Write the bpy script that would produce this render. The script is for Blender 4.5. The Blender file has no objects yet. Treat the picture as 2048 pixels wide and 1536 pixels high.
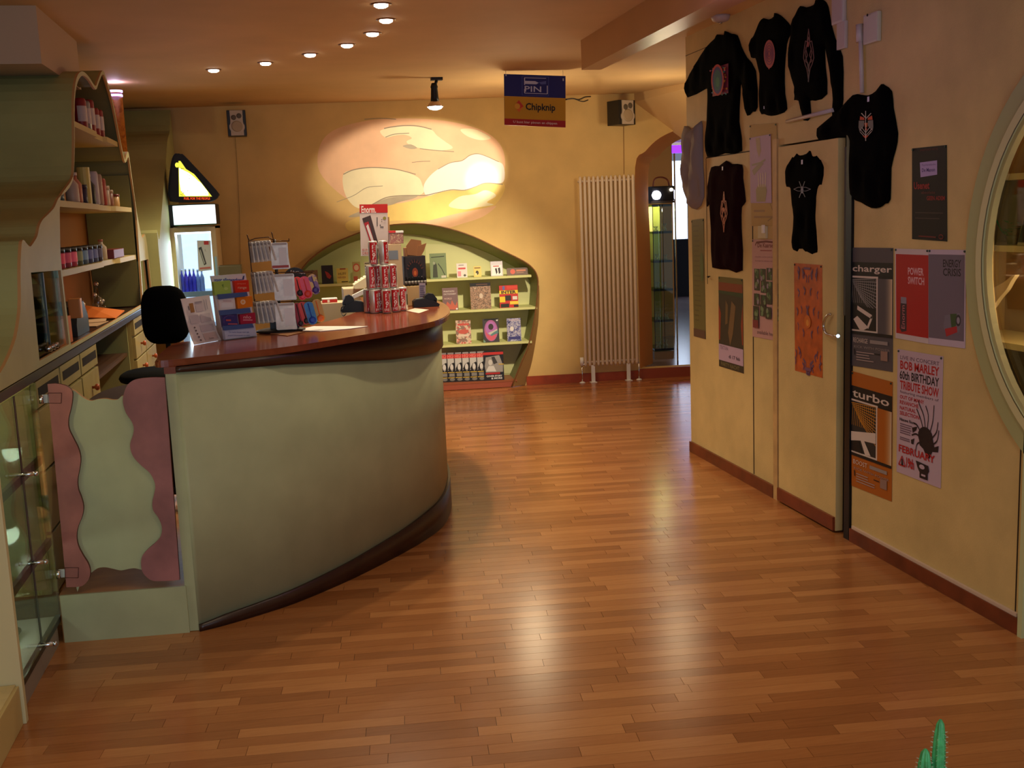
import bpy, bmesh, math, random
import numpy as np
from mathutils import Vector, Matrix
from mathutils.geometry import tessellate_polygon
random.seed(7)
SC = bpy.context.scene
# ---------------------------------------------------------------- camera
F, CX, CY, H = 2150.0, 1024.0, 768.0, 1.65
_D = Vector((568 - CX, 447 - CY, F)).normalized()
_e = Vector((1, -.041, 0))
_dn = _D.cross(_e).normalized()
if _dn.y < 0: _dn = -_dn
_X = _dn.cross(_D)
if _X.x < 0: _X = -_X
RW = Matrix((_X, _D, -_dn))          # world axes in camera coordinates (x right, y down, z forward)
cam_d = bpy.data.cameras.new('camera'); cam = bpy.data.objects.new('camera', cam_d)
SC.collection.objects.link(cam); SC.camera = cam
_r, _d, _f = RW.col[0], RW.col[1], RW.col[2]
cam.matrix_world = Matrix.Translation((0, 0, H)) @ Matrix((_r, -_d, -_f)).transposed().to_4x4()
cam_d.sensor_width = 36; cam_d.lens = F / 2048 * 36; cam_d.clip_start = .05; cam_d.clip_end = 100
SC.view_settings.view_transform = 'Standard'; SC.view_settings.look = 'None'
SC.view_settings.gamma = 1; SC.view_settings.exposure = 0.30; SC.view_settings.use_curve_mapping = False
SC.cycles.use_denoising = True; SC.cycles.max_bounces = 8; SC.cycles.transparent_max_bounces = 16
SC.cycles.sample_clamp_indirect = 4; SC.cycles.caustics_reflective = False; SC.cycles.caustics_refractive = False
# world: faint daylight spilling in through the shop front behind the camera
W = bpy.data.worlds.new('world'); SC.world = W; W.use_nodes = True
W.node_tree.nodes['Background'].inputs[0].default_value = (.62, .72, 1, 1)
W.node_tree.nodes['Background'].inputs[1].default_value = .22

def light(name, kind, loc, power, col, to=None, size=.05, spot=120, blend=.6, scale=None, rect=None):
    l = bpy.data.lights.new(name, kind); l.energy = power; l.color = col
    if kind == 'SPOT': l.spot_size = math.radians(spot); l.spot_blend = blend; l.shadow_soft_size = size
    elif kind == 'POINT': l.shadow_soft_size = size
    elif kind == 'AREA':
        l.shape = 'RECTANGLE'; l.size, l.size_y = rect or (size, size)
    o = bpy.data.objects.new(name, l); SC.collection.objects.link(o); o.location = loc
    d = Vector(to or (loc[0], loc[1], loc[2] - 1)) - Vector(loc)
    o.rotation_euler = d.to_track_quat('-Z', 'Y').to_euler()
    if scale: o.scale = scale
    return o
ZC = 2.73
SPOTS = [(.561, 5.699), (.626, 6.129), (.586, 6.558), (.461, 6.969), (.244, 7.34), (-.045, 7.696), (-.404, 8.002)]
WARM = (1.0, .83, .57)
for i, (x, y) in enumerate(SPOTS):
    light('downlight_lamp', 'SPOT', (x, y, ZC - .035), 42, WARM, size=.025, spot=125, blend=.9)
# daylight from the street front behind the camera
light('daylight', 'AREA', (.2, -.9, 1.5), 36, (.68, .84, 1), to=(.2, 5, 1.0), rect=(3.0, 1.8))
# lamps of the room outside the frame: nearer ceiling spots
for x, y, e in ((1.5, 2.2, 17), (.3, 3.0, 19), (-.6, 2.0, 14), (1.3, 4.2, 11)):
    light('downlight_lamp', 'SPOT', (x, y, ZC - .035), e, WARM, size=.03, spot=140, blend=.9)
light('room_fill', 'POINT', (1.9, 8.75, 2.05), 16, (1, .80, .50), size=.12)  # added warm fill without a lamp body, lifts back wall and ceiling
light('corner_fill', 'POINT', (3.2, 8.7, 2.2), 9, (1, .78, .48), size=.12)  # added fill near the far corner, no fitting stands here
# projector spot on the painted wall and the bookshelf light
light('mural_spot', 'SPOT', (1.62, 8.68, 2.30), 98, (1, .85, .68), to=(1.33, 10.2, 2.085), size=.01, spot=60.5, blend=.32, scale=(1.0, .58, 1))
light('mural_hot_spot', 'SPOT', (1.62, 8.68, 2.30), 100, (1, .90, .76), to=(1.86, 10.15, 1.98), size=.01, spot=15, blend=1.0)
light('bookshelf_spot', 'SPOT', (2.0, 7.3, 2.45), 300, (1, .86, .62), to=(1.65, 10.2, .75), size=.05, spot=42, blend=1.0)
light('ultraviolet_lamp', 'POINT', (1.7, 4.4, 2.3), 2.2, (.50, .32, 1), size=.10)

# ---------------------------------------------------------------- rays from photograph pixels onto real planes
def ray(px, py): return RW @ Vector((px - CX, py - CY, F))
def PX(px, py, x):
    r = ray(px, py); t = x / r.x; return Vector((x, r.y * t, H + r.z * t))
def PY(px, py, y):
    r = ray(px, py); t = y / r.y; return Vector((r.x * t, y, H + r.z * t))
def PZ(px, py, z):
    r = ray(px, py); t = (z - H) / r.z; return Vector((r.x * t, r.y * t, z))
def PP(px, py, p, n):
    r = ray(px, py); n = Vector(n); t = (Vector(p).dot(n) - n.z * H) / r.dot(n); return r * t + Vector((0, 0, H))
BN = Vector((.11, 1, 0)); BP = Vector((2.2, 10.12, 0)); XB = .11
def BK(px, py, off=0.0):                      # point on the back wall (off = metres in front of it)
    return PP(px, py, BP - BN.normalized() * off, BN)
def yb(x): return 10.12 - XB * (x - 2.2)
RX = 2.615
def RT(px, py, off=0.0): return PX(px, py, RX - off)

# ---------------------------------------------------------------- materials
def lin(c):
    o = []
    for v in c[:3]:
        v = v / 255.0; o.append(v / 12.92 if v <= .04045 else ((v + .055) / 1.055) ** 2.4)
    return (*o, 1)
_M = {}
def M(c, rough=.6, metal=0.0, spec=.4, noise=0.0, scale=8.0, bump=0.0, bscale=60.0, coat=0.0):
    k = (tuple(c), rough, metal, spec, noise, scale, bump, bscale, coat)
    if k in _M: return _M[k]
    m = bpy.data.materials.new('paint_%d_%d_%d' % tuple(int(v) for v in c[:3])); m.use_nodes = True
    nt = m.node_tree; b = nt.nodes['Principled BSDF']; b.inputs['Base Color'].default_value = lin(c)
    b.inputs['Roughness'].default_value = rough; b.inputs['Metallic'].default_value = metal
    b.inputs['Specular IOR Level'].default_value = spec; b.inputs['Coat Weight'].default_value = coat
    tc = nt.nodes.new('ShaderNodeTexCoord')
    if noise:
        n = nt.nodes.new('ShaderNodeTexNoise'); n.inputs['Scale'].default_value = scale; n.inputs['Detail'].default_value = 5
        nt.links.new(tc.outputs['Object'], n.inputs['Vector'])
        r = nt.nodes.new('ShaderNodeValToRGB'); a = lin([max(0, v * (1 - noise)) for v in c]); z = lin([min(255, v * (1 + noise)) for v in c])
        r.color_ramp.elements[0].color = a; r.color_ramp.elements[1].color = z
        r.color_ramp.elements[0].position = .3; r.color_ramp.elements[1].position = .7
        nt.links.new(n.outputs['Fac'], r.inputs[0]); nt.links.new(r.outputs[0], b.inputs['Base Color'])
    if bump:
        n = nt.nodes.new('ShaderNodeTexNoise'); n.inputs['Scale'].default_value = bscale; n.inputs['Detail'].default_value = 4
        nt.links.new(tc.outputs['Object'], n.inputs['Vector'])
        bu = nt.nodes.new('ShaderNodeBump'); bu.inputs['Strength'].default_value = bump; bu.inputs['Distance'].default_value = .01
        nt.links.new(n.outputs['Fac'], bu.inputs['Height']); nt.links.new(bu.outputs[0], b.inputs['Normal'])
    _M[k] = m; return m
def EM(c, strength):
    k = ('e', tuple(c), strength)
    if k in _M: return _M[k]
    m = bpy.data.materials.new('glow'); m.use_nodes = True; b = m.node_tree.nodes['Principled BSDF']
    b.inputs['Base Color'].default_value = lin(c); b.inputs['Emission Color'].default_value = lin(c)
    b.inputs['Emission Strength'].default_value = strength; _M[k] = m; return m
def GL(tint=(225, 235, 225), gloss=.12, rough=.02, clear=.4):
    k = ('g', tuple(tint), gloss, rough, clear)
    if k in _M: return _M[k]
    m = bpy.data.materials.new('clear_pane'); m.use_nodes = True; nt = m.node_tree; nt.nodes.remove(nt.nodes['Principled BSDF'])
    out = nt.nodes['Material Output']; t = nt.nodes.new('ShaderNodeBsdfTransparent'); t.inputs[0].default_value = lin(tint)
    g = nt.nodes.new('ShaderNodeBsdfGlossy'); g.inputs['Roughness'].default_value = rough
    lw = nt.nodes.new('ShaderNodeLayerWeight'); lw.inputs[0].default_value = .35
    mu = nt.nodes.new('ShaderNodeMath'); mu.operation = 'MULTIPLY_ADD'; mu.inputs[1].default_value = clear; mu.inputs[2].default_value = gloss * .4
    nt.links.new(lw.outputs['Fresnel'], mu.inputs[0])
    mx = nt.nodes.new('ShaderNodeMixShader'); nt.links.new(mu.outputs[0], mx.inputs[0])
    nt.links.new(t.outputs[0], mx.inputs[1]); nt.links.new(g.outputs[0], mx.inputs[2]); nt.links.new(mx.outputs[0], out.inputs[0])
    _M[k] = m; return m
def PAT(cols, scale=30.0, kind='voronoi', rough=.5, stretch=(1, 1, 1), dist=1.5):
    k = ('p', tuple(cols), scale, kind, rough, stretch, dist)
    if k in _M: return _M[k]
    m = bpy.data.materials.new('printed_pattern'); m.use_nodes = True; nt = m.node_tree; b = nt.nodes['Principled BSDF']
    b.inputs['Roughness'].default_value = rough
    tc = nt.nodes.new('ShaderNodeTexCoord'); mp = nt.nodes.new('ShaderNodeMapping'); mp.inputs['Scale'].default_value = stretch
    nt.links.new(tc.outputs['Object'], mp.inputs[0])
    if kind == 'voronoi':
        n = nt.nodes.new('ShaderNodeTexVoronoi'); n.inputs['Scale'].default_value = scale; o = n.outputs['Color']
    else:
        n = nt.nodes.new('ShaderNodeTexNoise'); n.inputs['Scale'].default_value = scale; n.inputs['Detail'].default_value = 3
        n.inputs['Distortion'].default_value = dist; o = n.outputs['Fac']
    nt.links.new(mp.outputs[0], n.inputs['Vector'])
    r = nt.nodes.new('ShaderNodeValToRGB'); r.color_ramp.interpolation = 'CONSTANT' if kind == 'voronoi' else 'EASE'
    el = r.color_ramp.elements
    lo, hi = (0, 1) if kind == 'voronoi' else (.3, .7)
    while len(el) < len(cols): el.new(.5)
    for i, c in enumerate(cols):
        el[i].position = lo + (hi - lo) * i / (len(cols) if kind == 'voronoi' else max(1, len(cols) - 1)); el[i].color = lin(c)
    nt.links.new(o, r.inputs[0]); nt.links.new(r.outputs[0], b.inputs['Base Color'])
    _M[k] = m; return m

# ---------------------------------------------------------------- mesh building
ORG = {}
def deselect(): pass
class MB:
    def __init__(s): s.v = []; s.f = []; s.m = []; s.mats = []; s.sm = []
    def mi(s, m):
        if m not in s.mats: s.mats.append(m)
        return s.mats.index(m)
    def add(s, vs, fs, m=None, smooth=False):
        b = len(s.v); s.v += [Vector(v) for v in vs]; k = s.mi(m) if m else 0
        for f in fs: s.f.append([b + i for i in f]); s.m.append(k); s.sm.append(smooth)
        return s
    def box(s, x0, x1, y0, y1, z0, z1, m=None):
        return s.obox(Vector((x0, y0, z0)), Vector((x1 - x0, 0, 0)), Vector((0, y1 - y0, 0)), Vector((0, 0, z1 - z0)), m)
    def obox(s, o, a, b, c, m=None):
        o, a, b, c = Vector(o), Vector(a), Vector(b), Vector(c)
        vs = [o, o + a, o + a + b, o + b, o + c, o + a + c, o + a + b + c, o + b + c]
        return s.add(vs, [(0, 3, 2, 1), (4, 5, 6, 7), (0, 1, 5, 4), (1, 2, 6, 5), (2, 3, 7, 6), (3, 0, 4, 7)], m)
    def rbox(s, o, a, b, c, r=.006, m=None):          # chamfered box
        o, a, b, c = Vector(o), Vector(a), Vector(b), Vector(c)
        bm = bmesh.new(); vs = [bm.verts.new(v) for v in (o, o + a, o + a + b, o + b, o + c, o + a + c, o + a + b + c, o + b + c)]
        for f in ((0, 3, 2, 1), (4, 5, 6, 7), (0, 1, 5, 4), (1, 2, 6, 5), (2, 3, 7, 6), (3, 0, 4, 7)): bm.faces.new([vs[i] for i in f])
        bmesh.ops.bevel(bm, geom=bm.edges[:], offset=r, segments=2, affect='EDGES', profile=.7)
        return s.bm(bm, m)
    def bm(s, bm, m=None, smooth=False):
        bm.verts.index_update()
        s.add([v.co.copy() for v in bm.verts], [[v.index for v in f.verts] for f in bm.faces], m, smooth); bm.free(); return s
    def prism(s, loops, fr, d, m=None, me=None):       # loops of 2D points (first outer, rest holes); fr maps (a,b)->Vector; d = depth vector
        if loops and not isinstance(loops[0][0], (tuple, list, Vector)): loops = [loops]
        d = Vector(d); P = [fr(*p) for l in loops for p in l]; n = len(P)
        tri = tessellate_polygon([[Vector((p[0], p[1], 0)) for p in l] for l in loops])
        s.add(P, [tuple(t) for t in tri], m); s.add([p + d for p in P], [tuple(reversed(t)) for t in tri], m)
        b = 0
        for l in loops:
            k = len(l)
            for i in range(k):
                j = (i + 1) % k; s.add([P[b + i], P[b + j], P[b + j] + d, P[b + i] + d], [(0, 1, 2, 3)], me or m)
            b += k
        return s
    def poly3(s, pts, d, m=None, me=None):             # planar polygon in space extruded by d
        pts = [Vector(p) for p in pts]; d = Vector(d)
        n = d.normalized(); a = (pts[1] - pts[0]).normalized(); b = n.cross(a)
        o = pts[0]; l = [((p - o).dot(a), (p - o).dot(b)) for p in pts]
        it = {tuple(q): p for q, p in zip(l, pts)}
        return s.prism([l], lambda x, y: it[(x, y)], d, m, me)
    def ring(s, c, ax, r, n):
        ax = Vector(ax).normalized(); u = ax.orthogonal().normalized(); w = ax.cross(u)
        return [Vector(c) + u * (r * math.cos(2 * math.pi * i / n)) + w * (r * math.sin(2 * math.pi * i / n)) for i in range(n)]
    def lathe(s, c, ax, prof, n=20, m=None, smooth=True):   # prof: (r, h) from base along ax
        c, ax = Vector(c), Vector(ax).normalized(); R = []
        for r, h in prof: R += s.ring(c + ax * h, ax, max(r, 1e-5), n)
        fs = []
        for k in range(len(prof) - 1):
            for i in range(n):
                j = (i + 1) % n; fs.append((k * n + i, k * n + j, (k + 1) * n + j, (k + 1) * n + i))
        s.add(R, fs, m, smooth)
        s.add(R[:n], [tuple(reversed(range(n)))], m); s.add(R[-n:], [tuple(range(n))], m); return s
    def cyl(s, a, b, r, n=12, m=None, r2=None):
        a, b = Vector(a), Vector(b); return s.lathe(a, b - a, [(r, 0), (r if r2 is None else r2, (b - a).length)], n, m)
    def tube(s, pts, r, n=8, m=None):
        pts = [Vector(p) for p in pts]; R = []; u = None
        for i, p in enumerate(pts):
            t = (pts[min(i + 1, len(pts) - 1)] - pts[max(i - 1, 0)]).normalized()
            if u is None: u = t.orthogonal().normalized()
            u = (u - t * u.dot(t)).normalized(); w = t.cross(u)
            rr = r[i] if isinstance(r, (list, tuple)) else r
            R += [p + u * (rr * math.cos(2 * math.pi * k / n)) + w * (rr * math.sin(2 * math.pi * k / n)) for k in range(n)]
        fs = []
        for k in range(len(pts) - 1):
            for i in range(n):
                j = (i + 1) % n; fs.append((k * n + i, k * n + j, (k + 1) * n + j, (k + 1) * n + i))
        s.add(R, fs, m, True); s.add(R[:n], [tuple(reversed(range(n)))], m); s.add(R[-n:], [tuple(range(n))], m); return s
    def ell(s, c, rx, ry, rz, m=None, n=14, k=9, rot=None):
        vs = []; fs = []
        for i in range(k + 1):
            a = math.pi * i / k
            for j in range(n):
                b = 2 * math.pi * j / n; v = Vector((rx * math.sin(a) * math.cos(b), ry * math.sin(a) * math.sin(b), rz * math.cos(a)))
                vs.append(Vector(c) + (rot @ v if rot else v))
        for i in range(k):
            for j in range(n):
                q = (j + 1) % n; fs.append((i * n + j, (i + 1) * n + j, (i + 1) * n + q, i * n + q))
        return s.add(vs, fs, m, True)
    def strip(s, A, B, m=None, smooth=False):
        n = len(A); vs = list(A) + list(B)
        return s.add(vs, [(i, i + 1, n + i + 1, n + i) for i in range(n - 1)], m, smooth)
    def build(s, name, mat=None, parent=None, label=None, cat=None, group=None, kind=None, org=True, recalc=True, at=None):
        me = bpy.data.meshes.new(name); vs = s.v
        if parent is not None: o3 = ORG[parent.name]
        elif at is not None: o3 = Vector(at)
        elif org and vs:
            o3 = Vector(((min(v.x for v in vs) + max(v.x for v in vs)) / 2, (min(v.y for v in vs) + max(v.y for v in vs)) / 2, min(v.z for v in vs)))
        else: o3 = Vector((0, 0, 0))
        me.from_pydata([tuple(v - o3) for v in vs], [], s.f)
        if mat is not None and not s.mats: me.materials.append(mat)
        elif mat is not None: me.materials.append(mat); s.m = [0] * len(s.f)
        else:
            for q in s.mats: me.materials.append(q)
        if me.materials and len(s.mats) > 0 and mat is None: me.polygons.foreach_set('material_index', s.m)
        me.polygons.foreach_set('use_smooth', s.sm)
        if recalc:
            b = bmesh.new(); b.from_mesh(me); bmesh.ops.remove_doubles(b, verts=b.verts, dist=1e-6)
            bmesh.ops.recalc_face_normals(b, faces=b.faces); b.to_mesh(me); b.free()
        me.update()
        o = bpy.data.objects.new(name, me); SC.collection.objects.link(o)
        if parent is not None: o.parent = parent; ORG[o.name] = o3
        else: o.location = o3; ORG[o.name] = o3
        if label: o['label'] = label
        if cat: o['category'] = cat
        if group: o['group'] = group
        if kind: o['kind'] = kind
        return o
def thing(name, label, cat, loc, group=None, kind=None):
    o = bpy.data.objects.new(name, None); SC.collection.objects.link(o); o.location = loc; o.empty_display_size = .1
    if label: o['label'] = label
    if cat: o['category'] = cat
    if group: o['group'] = group
    if kind: o['kind'] = kind
    ORG[o.name] = Vector(loc); return o
def cr(pts, n=8, closed=False):                        # Catmull-Rom through points (any dimension)
    P = [Vector(p) for p in pts]; out = []; N = len(P)
    rng = range(N) if closed else range(N - 1)
    for i in rng:
        p0 = P[(i - 1) % N] if closed or i > 0 else P[0] * 2 - P[1]
        p1 = P[i]; p2 = P[(i + 1) % N]
        p3 = P[(i + 2) % N] if closed or i + 2 < N else P[-1] * 2 - P[-2]
        for k in range(n):
            t = k / n
            out.append(.5 * ((2 * p1) + (p2 - p0) * t + (2 * p0 - 5 * p1 + 4 * p2 - p3) * t * t + (3 * p1 - p0 - 3 * p2 + p3) * t ** 3))
    if not closed: out.append(P[-1])
    return out
# ---------------------------------------------------------------- flat print (artwork and lettering on surfaces)
_T = {}
def text_mesh(s, bold=0.0):
    k = (s, bold)
    if k in _T: return _T[k]
    c = bpy.data.curves.new('t', 'FONT'); c.body = s; c.offset = bold; c.resolution_u = 2; c.fill_mode = 'FRONT'
    o = bpy.data.objects.new('t', c); SC.collection.objects.link(o); dg = bpy.context.evaluated_depsgraph_get()
    me = bpy.data.meshes.new_from_object(o.evaluated_get(dg)); bpy.data.objects.remove(o); bpy.data.curves.remove(c)
    v = [p.co.copy() for p in me.vertices]; f = [tuple(p.vertices) for p in me.polygons]; bpy.data.meshes.remove(me)
    x0, x1 = min(p.x for p in v), max(p.x for p in v); y0, y1 = min(p.y for p in v), max(p.y for p in v)
    v = [((p.x - x0) / (x1 - x0), (p.y - y0) / (y1 - y0)) for p in v]; _T[k] = (v, f); return _T[k]
class Surf:
    def __init__(s, tl, tr, br, bl): s.q = [Vector(p) for p in (tl, tr, br, bl)]; a = s.q; s.n = (a[1] - a[0]).cross(a[0] - a[3]).normalized()
    def __call__(s, u, v, off=0.0):
        a, b, c, d = s.q; return a * (1 - u) * (1 - v) + b * u * (1 - v) + c * u * v + d * (1 - u) * v + s.n * off
    def sub(s, u0, v0, u1, v1, off=0.0): return Surf(s(u0, v0, off), s(u1, v0, off), s(u1, v1, off), s(u0, v1, off))
class Cyl:
    def __init__(s, c, r, h, a0, a1): s.c = Vector(c); s.r = r; s.h = h; s.a0 = a0; s.a1 = a1
    def __call__(s, u, v, off=0.0):
        a = s.a0 + (s.a1 - s.a0) * u; r = s.r + off; return s.c + Vector((r * math.cos(a), r * math.sin(a), s.h * (1 - v)))
def art(parent, sf, items, base=.0012, step=.00025, name='artwork', tname='lettering'):
    A = MB(); T = MB(); k = 0
    for it in items:
        k += 1; off = base + step * k; t = it[0]; m = it[1] if not isinstance(it[1], tuple) else M(it[1], .55)
        if t == 'p':
            P = [sf(u, v, off) for u, v in it[2]]; tri = tessellate_polygon([[Vector((u, v, 0)) for u, v in it[2]]]); A.add(P, [tuple(q) for q in tri], m)
        elif t == 'r':
            u0, v0, u1, v1 = it[2:6]; n = 1 if isinstance(sf, Surf) else 10
            A.strip([sf(u0 + (u1 - u0) * i / n, v0, off) for i in range(n + 1)], [sf(u0 + (u1 - u0) * i / n, v1, off) for i in range(n + 1)], m)
        elif t == 'e':
            cu, cv, ru, rv = it[2:6]; n = 28; A.add([sf(cu + ru * math.cos(2 * math.pi * i / n), cv + rv * math.sin(2 * math.pi * i / n), off) for i in range(n)], [tuple(range(n))], m)
        elif t == 'l':                                       # polyline, width in u units measured on u and v alike
            pts = it[2]; w = it[3] / 2; asp = it[4] if len(it) > 4 else 1.0
            for (a, b), (c, d) in zip(pts, pts[1:]):
                dx, dy = c - a, (d - b) / asp; L = math.hypot(dx, dy) or 1; nx, ny = -dy / L * w, dx / L * w * asp
                A.add([sf(a + nx, b + ny, off), sf(c + nx, d + ny, off), sf(c - nx, d - ny, off), sf(a - nx, b - ny, off)], [(0, 1, 2, 3)], m)
        elif t == 't':
            s_, u0, v0, u1, v1 = it[2:7]; bold = it[7] if len(it) > 7 else 0.0; rot = it[8] if len(it) > 8 else 0
            vs, fs = text_mesh(s_, bold)
            if rot: P = [sf(u0 + (u1 - u0) * (1 - y), v1 - (v1 - v0) * x, off) for x, y in vs]
            else: P = [sf(u0 + (u1 - u0) * x, v1 - (v1 - v0) * y, off) for x, y in vs]
            T.add(P, fs, m)
    r = []
    if A.v: r.append(A.build(name, None, parent, recalc=False))
    if T.v: r.append(T.build(tname, None, parent, recalc=False))
    return r
def lines(col, u0, v0, u1, n, h, gap, rnd=.3, seed=1):  # rows of unreadable small print
    rr = random.Random(seed); return [('r', col, u0, v0 + i * gap, u1 - (u1 - u0) * rnd * rr.random(), v0 + i * gap + h) for i in range(n)]
# ================================================================ THE SETTING
WALL = M((216, 182, 114), .7, noise=.04, scale=3, bump=.08, bscale=120)
CEIL = M((210, 174, 122), .75, noise=.03, scale=2, bump=.05, bscale=90)
RWALL = M((208, 181, 122), .6, noise=.05, scale=4, bump=.12, bscale=140)
GREEN = M((172, 174, 134), .55, noise=.03, scale=6)
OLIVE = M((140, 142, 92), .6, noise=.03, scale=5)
SHELFG = M((206, 208, 142), .6, noise=.02, scale=5)
BLACK = M((10, 10, 12), .5)
CHROME = M((210, 210, 215), .15, metal=1)
WHITE = M((236, 234, 228), .5)
def wood(name, a, b, c, rough=.3, attr=True, sc=(3, 40, 3)):
    m = bpy.data.materials.new(name); m.use_nodes = True; nt = m.node_tree; bs = nt.nodes['Principled BSDF']
    tc = nt.nodes.new('ShaderNodeTexCoord'); mp = nt.nodes.new('ShaderNodeMapping'); mp.inputs['Scale'].default_value = sc
    mp.inputs['Rotation'].default_value = (0, 0, math.atan(.11))
    gm = nt.nodes.new('ShaderNodeNewGeometry')
    n = nt.nodes.new('ShaderNodeTexNoise'); n.inputs['Scale'].default_value = 2.2; n.inputs['Detail'].default_value = 6; n.inputs['Distortion'].default_value = .6
    nt.links.new(gm.outputs['Position'], mp.inputs[0]); nt.links.new(mp.outputs[0], n.inputs['Vector'])
    r = nt.nodes.new('ShaderNodeValToRGB'); e = r.color_ramp.elements; e[0].color = lin(a); e[1].color = lin(c); e[0].position = .0; e[1].position = 1
    k = e.new(.5); k.color = lin(b)
    if attr:
        at = nt.nodes.new('ShaderNodeAttribute'); at.attribute_name = 'tone'
        ad = nt.nodes.new('ShaderNodeMath'); ad.operation = 'MULTIPLY_ADD'; ad.inputs[1].default_value = .62
        mu = nt.nodes.new('ShaderNodeMath'); mu.operation = 'MULTIPLY'; mu.inputs[1].default_value = .42
        nt.links.new(n.outputs['Fac'], mu.inputs[0]); nt.links.new(mu.outputs[0], ad.inputs[2]); nt.links.new(at.outputs['Fac'], ad.inputs[0]); nt.links.new(ad.outputs[0], r.inputs[0])
    else: nt.links.new(n.outputs['Fac'], r.inputs[0])
    nt.links.new(r.outputs[0], bs.inputs['Base Color']); bs.inputs['Roughness'].default_value = rough; bs.inputs['Specular IOR Level'].default_value = .5
    return m
FLOORW = wood('floor_wood', (136, 82, 43), (168, 106, 58), (196, 134, 80), .23)
STEPW = wood('step_wood', (150, 96, 52), (176, 118, 66), (196, 138, 84), .4, attr=False, sc=(2, 8, 2))
TOPW = wood('counter_wood', (104, 48, 29), (130, 63, 38), (150, 79, 48), .16, attr=False, sc=(3, 10, 3))
BANDW = wood('band_wood', (44, 24, 18), (54, 30, 22), (64, 38, 28), .34, attr=False, sc=(3, 6, 3))
BASEW = M((122, 56, 30), .35, noise=.1, scale=10)
# floor: strips laid parallel to the back wall, 62 mm wide; the nearest 300 one by one, the rest as one mesh
fl = MB(); fl.box(-3, 5.2, -1.2, 11.4, -.05, -.006)
floor_o = fl.build('floor', M((50, 24, 12), .6), kind='structure', org=False)
ux = Vector((1, -.11, 0)).normalized(); uy = Vector((.11, 1, 0)).normalized()
rr = random.Random(3); strips = []
row = 0; v = .6
while v < 10.9:
    u = -2.6 + rr.uniform(-.5, 0)
    while u < 5.0:
        L = rr.uniform(.28, .62); c = ux * (u + L / 2) + uy * v
        if -1.7 < c.x < 4.6: strips.append((c, L, u, v, rr.random()))
        u += L
    v += .062; row += 1
def vis(c):
    p = RW.transposed() @ (c - Vector((0, 0, H))) if 0 else None
    q = Vector((c.x, c.y, -H)); k = Vector((RW.col[0].dot(q), RW.col[1].dot(q), RW.col[2].dot(q)))
    if k.z < .2: return False
    x, y = CX + F * k.x / k.z, CY + F * k.y / k.z
    return -60 < x < 2110 and y < 1600 and not (c.x < -1.0) and not (c.x > 2.62 and c.y < 6.7)
def in_counter(c): return c.y > 4.9 and c.x < .3 and c.y > 5.0 + (c.x + .3) * 1.1
cand = sorted([s for s in strips if vis(s[0]) and not in_counter(s[0])], key=lambda s: s[0].length)
near = set(id(s) for s in cand[:300]); rest = MB(); tones = []
def strip_mesh(mb, u, v, L, h):
    g = .0007; o = ux * (u + g) + uy * (v - .031 + g)
    a, b = ux * (L - 2 * g), uy * (.062 - 2 * g); o = Vector((o.x, o.y, -.006))
    mb.obox(o, a, b, Vector((0, 0, .006 + h)))
for s in strips:
    c, L, u, v, t = s; h = (t - .5) * .0004
    if id(s) in near:
        q = MB(); strip_mesh(q, u, v, L, h); o = q.build('plank', FLOORW, floor_o)
        at = o.data.attributes.new('tone', 'FLOAT', 'FACE'); at.data.foreach_set('value', [t] * len(o.data.polygons))
    else: strip_mesh(rest, u, v, L, h); tones += [t] * 6
ro = rest.build('planks_beyond', FLOORW, floor_o, kind='stuff', recalc=False)
at = ro.data.attributes.new('tone', 'FLOAT', 'FACE'); at.data.foreach_set('value', tones)

MB().box(-3, 5.2, -1.2, 11.4, ZC, ZC + .06).build('ceiling', CEIL, kind='structure', org=False)
# beam along the right-hand wall
bmq = MB(); bmq.prism([[(1.94, -1.2), (2.10, -1.2), (2.07, 6.885), (1.94, 6.885)]], lambda x, y: Vector((x, y, 2.546)), (0, 0, ZC - 2.546 + .001))
bmq.build('trim_1', M((196, 150, 96), .35, noise=.03, scale=3), kind='structure', org=False)
# right-hand wall with a door opening, a shallow leaf and a round showcase opening
def loopc(cy, cz, r, n=56): return [(cy + r * math.cos(2 * math.pi * i / n), cz + r * math.sin(2 * math.pi * i / n)) for i in range(n)]
OC = (2.93, 1.41); OR = .845
fr = lambda y, z: Vector((RX, y, z))
w = MB(); w.prism([[(-1.2, 0), (4.66, 0), (4.66, 1.955), (5.445, 1.955), (5.445, 0), (6.80, 0), (6.80, ZC), (-1.2, ZC)], loopc(*OC, OR - .004)], fr, (.10, 0, 0))
wr = w.build('wall_right', RWALL, kind='structure', org=False)
MB().box(RX + .1, RX + .16, 4.5, 5.6, 0, 2.1).build('closet_back', BLACK, wr)
# joint lines of the second flush leaf, cut into the wall surface as thin recessed strips
DARK = M((44, 30, 18), .8)
g = MB(); g.box(RX - .0015, RX + .001, 5.782, 5.792, .075, 1.955); g.box(RX - .0015, RX + .001, 5.785, 6.47, 1.945, 1.951); g.box(RX - .0015, RX + .001, 6.472, 6.476, 1.16, 1.945)
g.box(RX - .0015, RX + .001, 3.436, 3.442, .08, .86); g.box(RX - .0015, RX + .001, 6.1, 6.8, 2.612, 2.615)
g.build('panel_joint', DARK, wr)
d = MB(); d.rbox((RX - .012, 4.795, .01), (.04, 0, 0), (0, .640, 0), (0, 0, 1.935), .003, RWALL)
door = d.build('door_1', None, kind='structure')
MB().rbox((RX - .026, 4.80, .012), (.014, 0, 0), (0, .63, 0), (0, 0, .07), .002).build('kick_board', BASEW, door)
hp = [RT(1662, 628, .022), RT(1656, 630, .03), RT(1650, 638, .034), RT(1647, 651, .034), RT(1650, 663, .034), RT(1658, 670, .034), RT(1668, 672, .034), RT(1676, 672, .025)]
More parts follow.
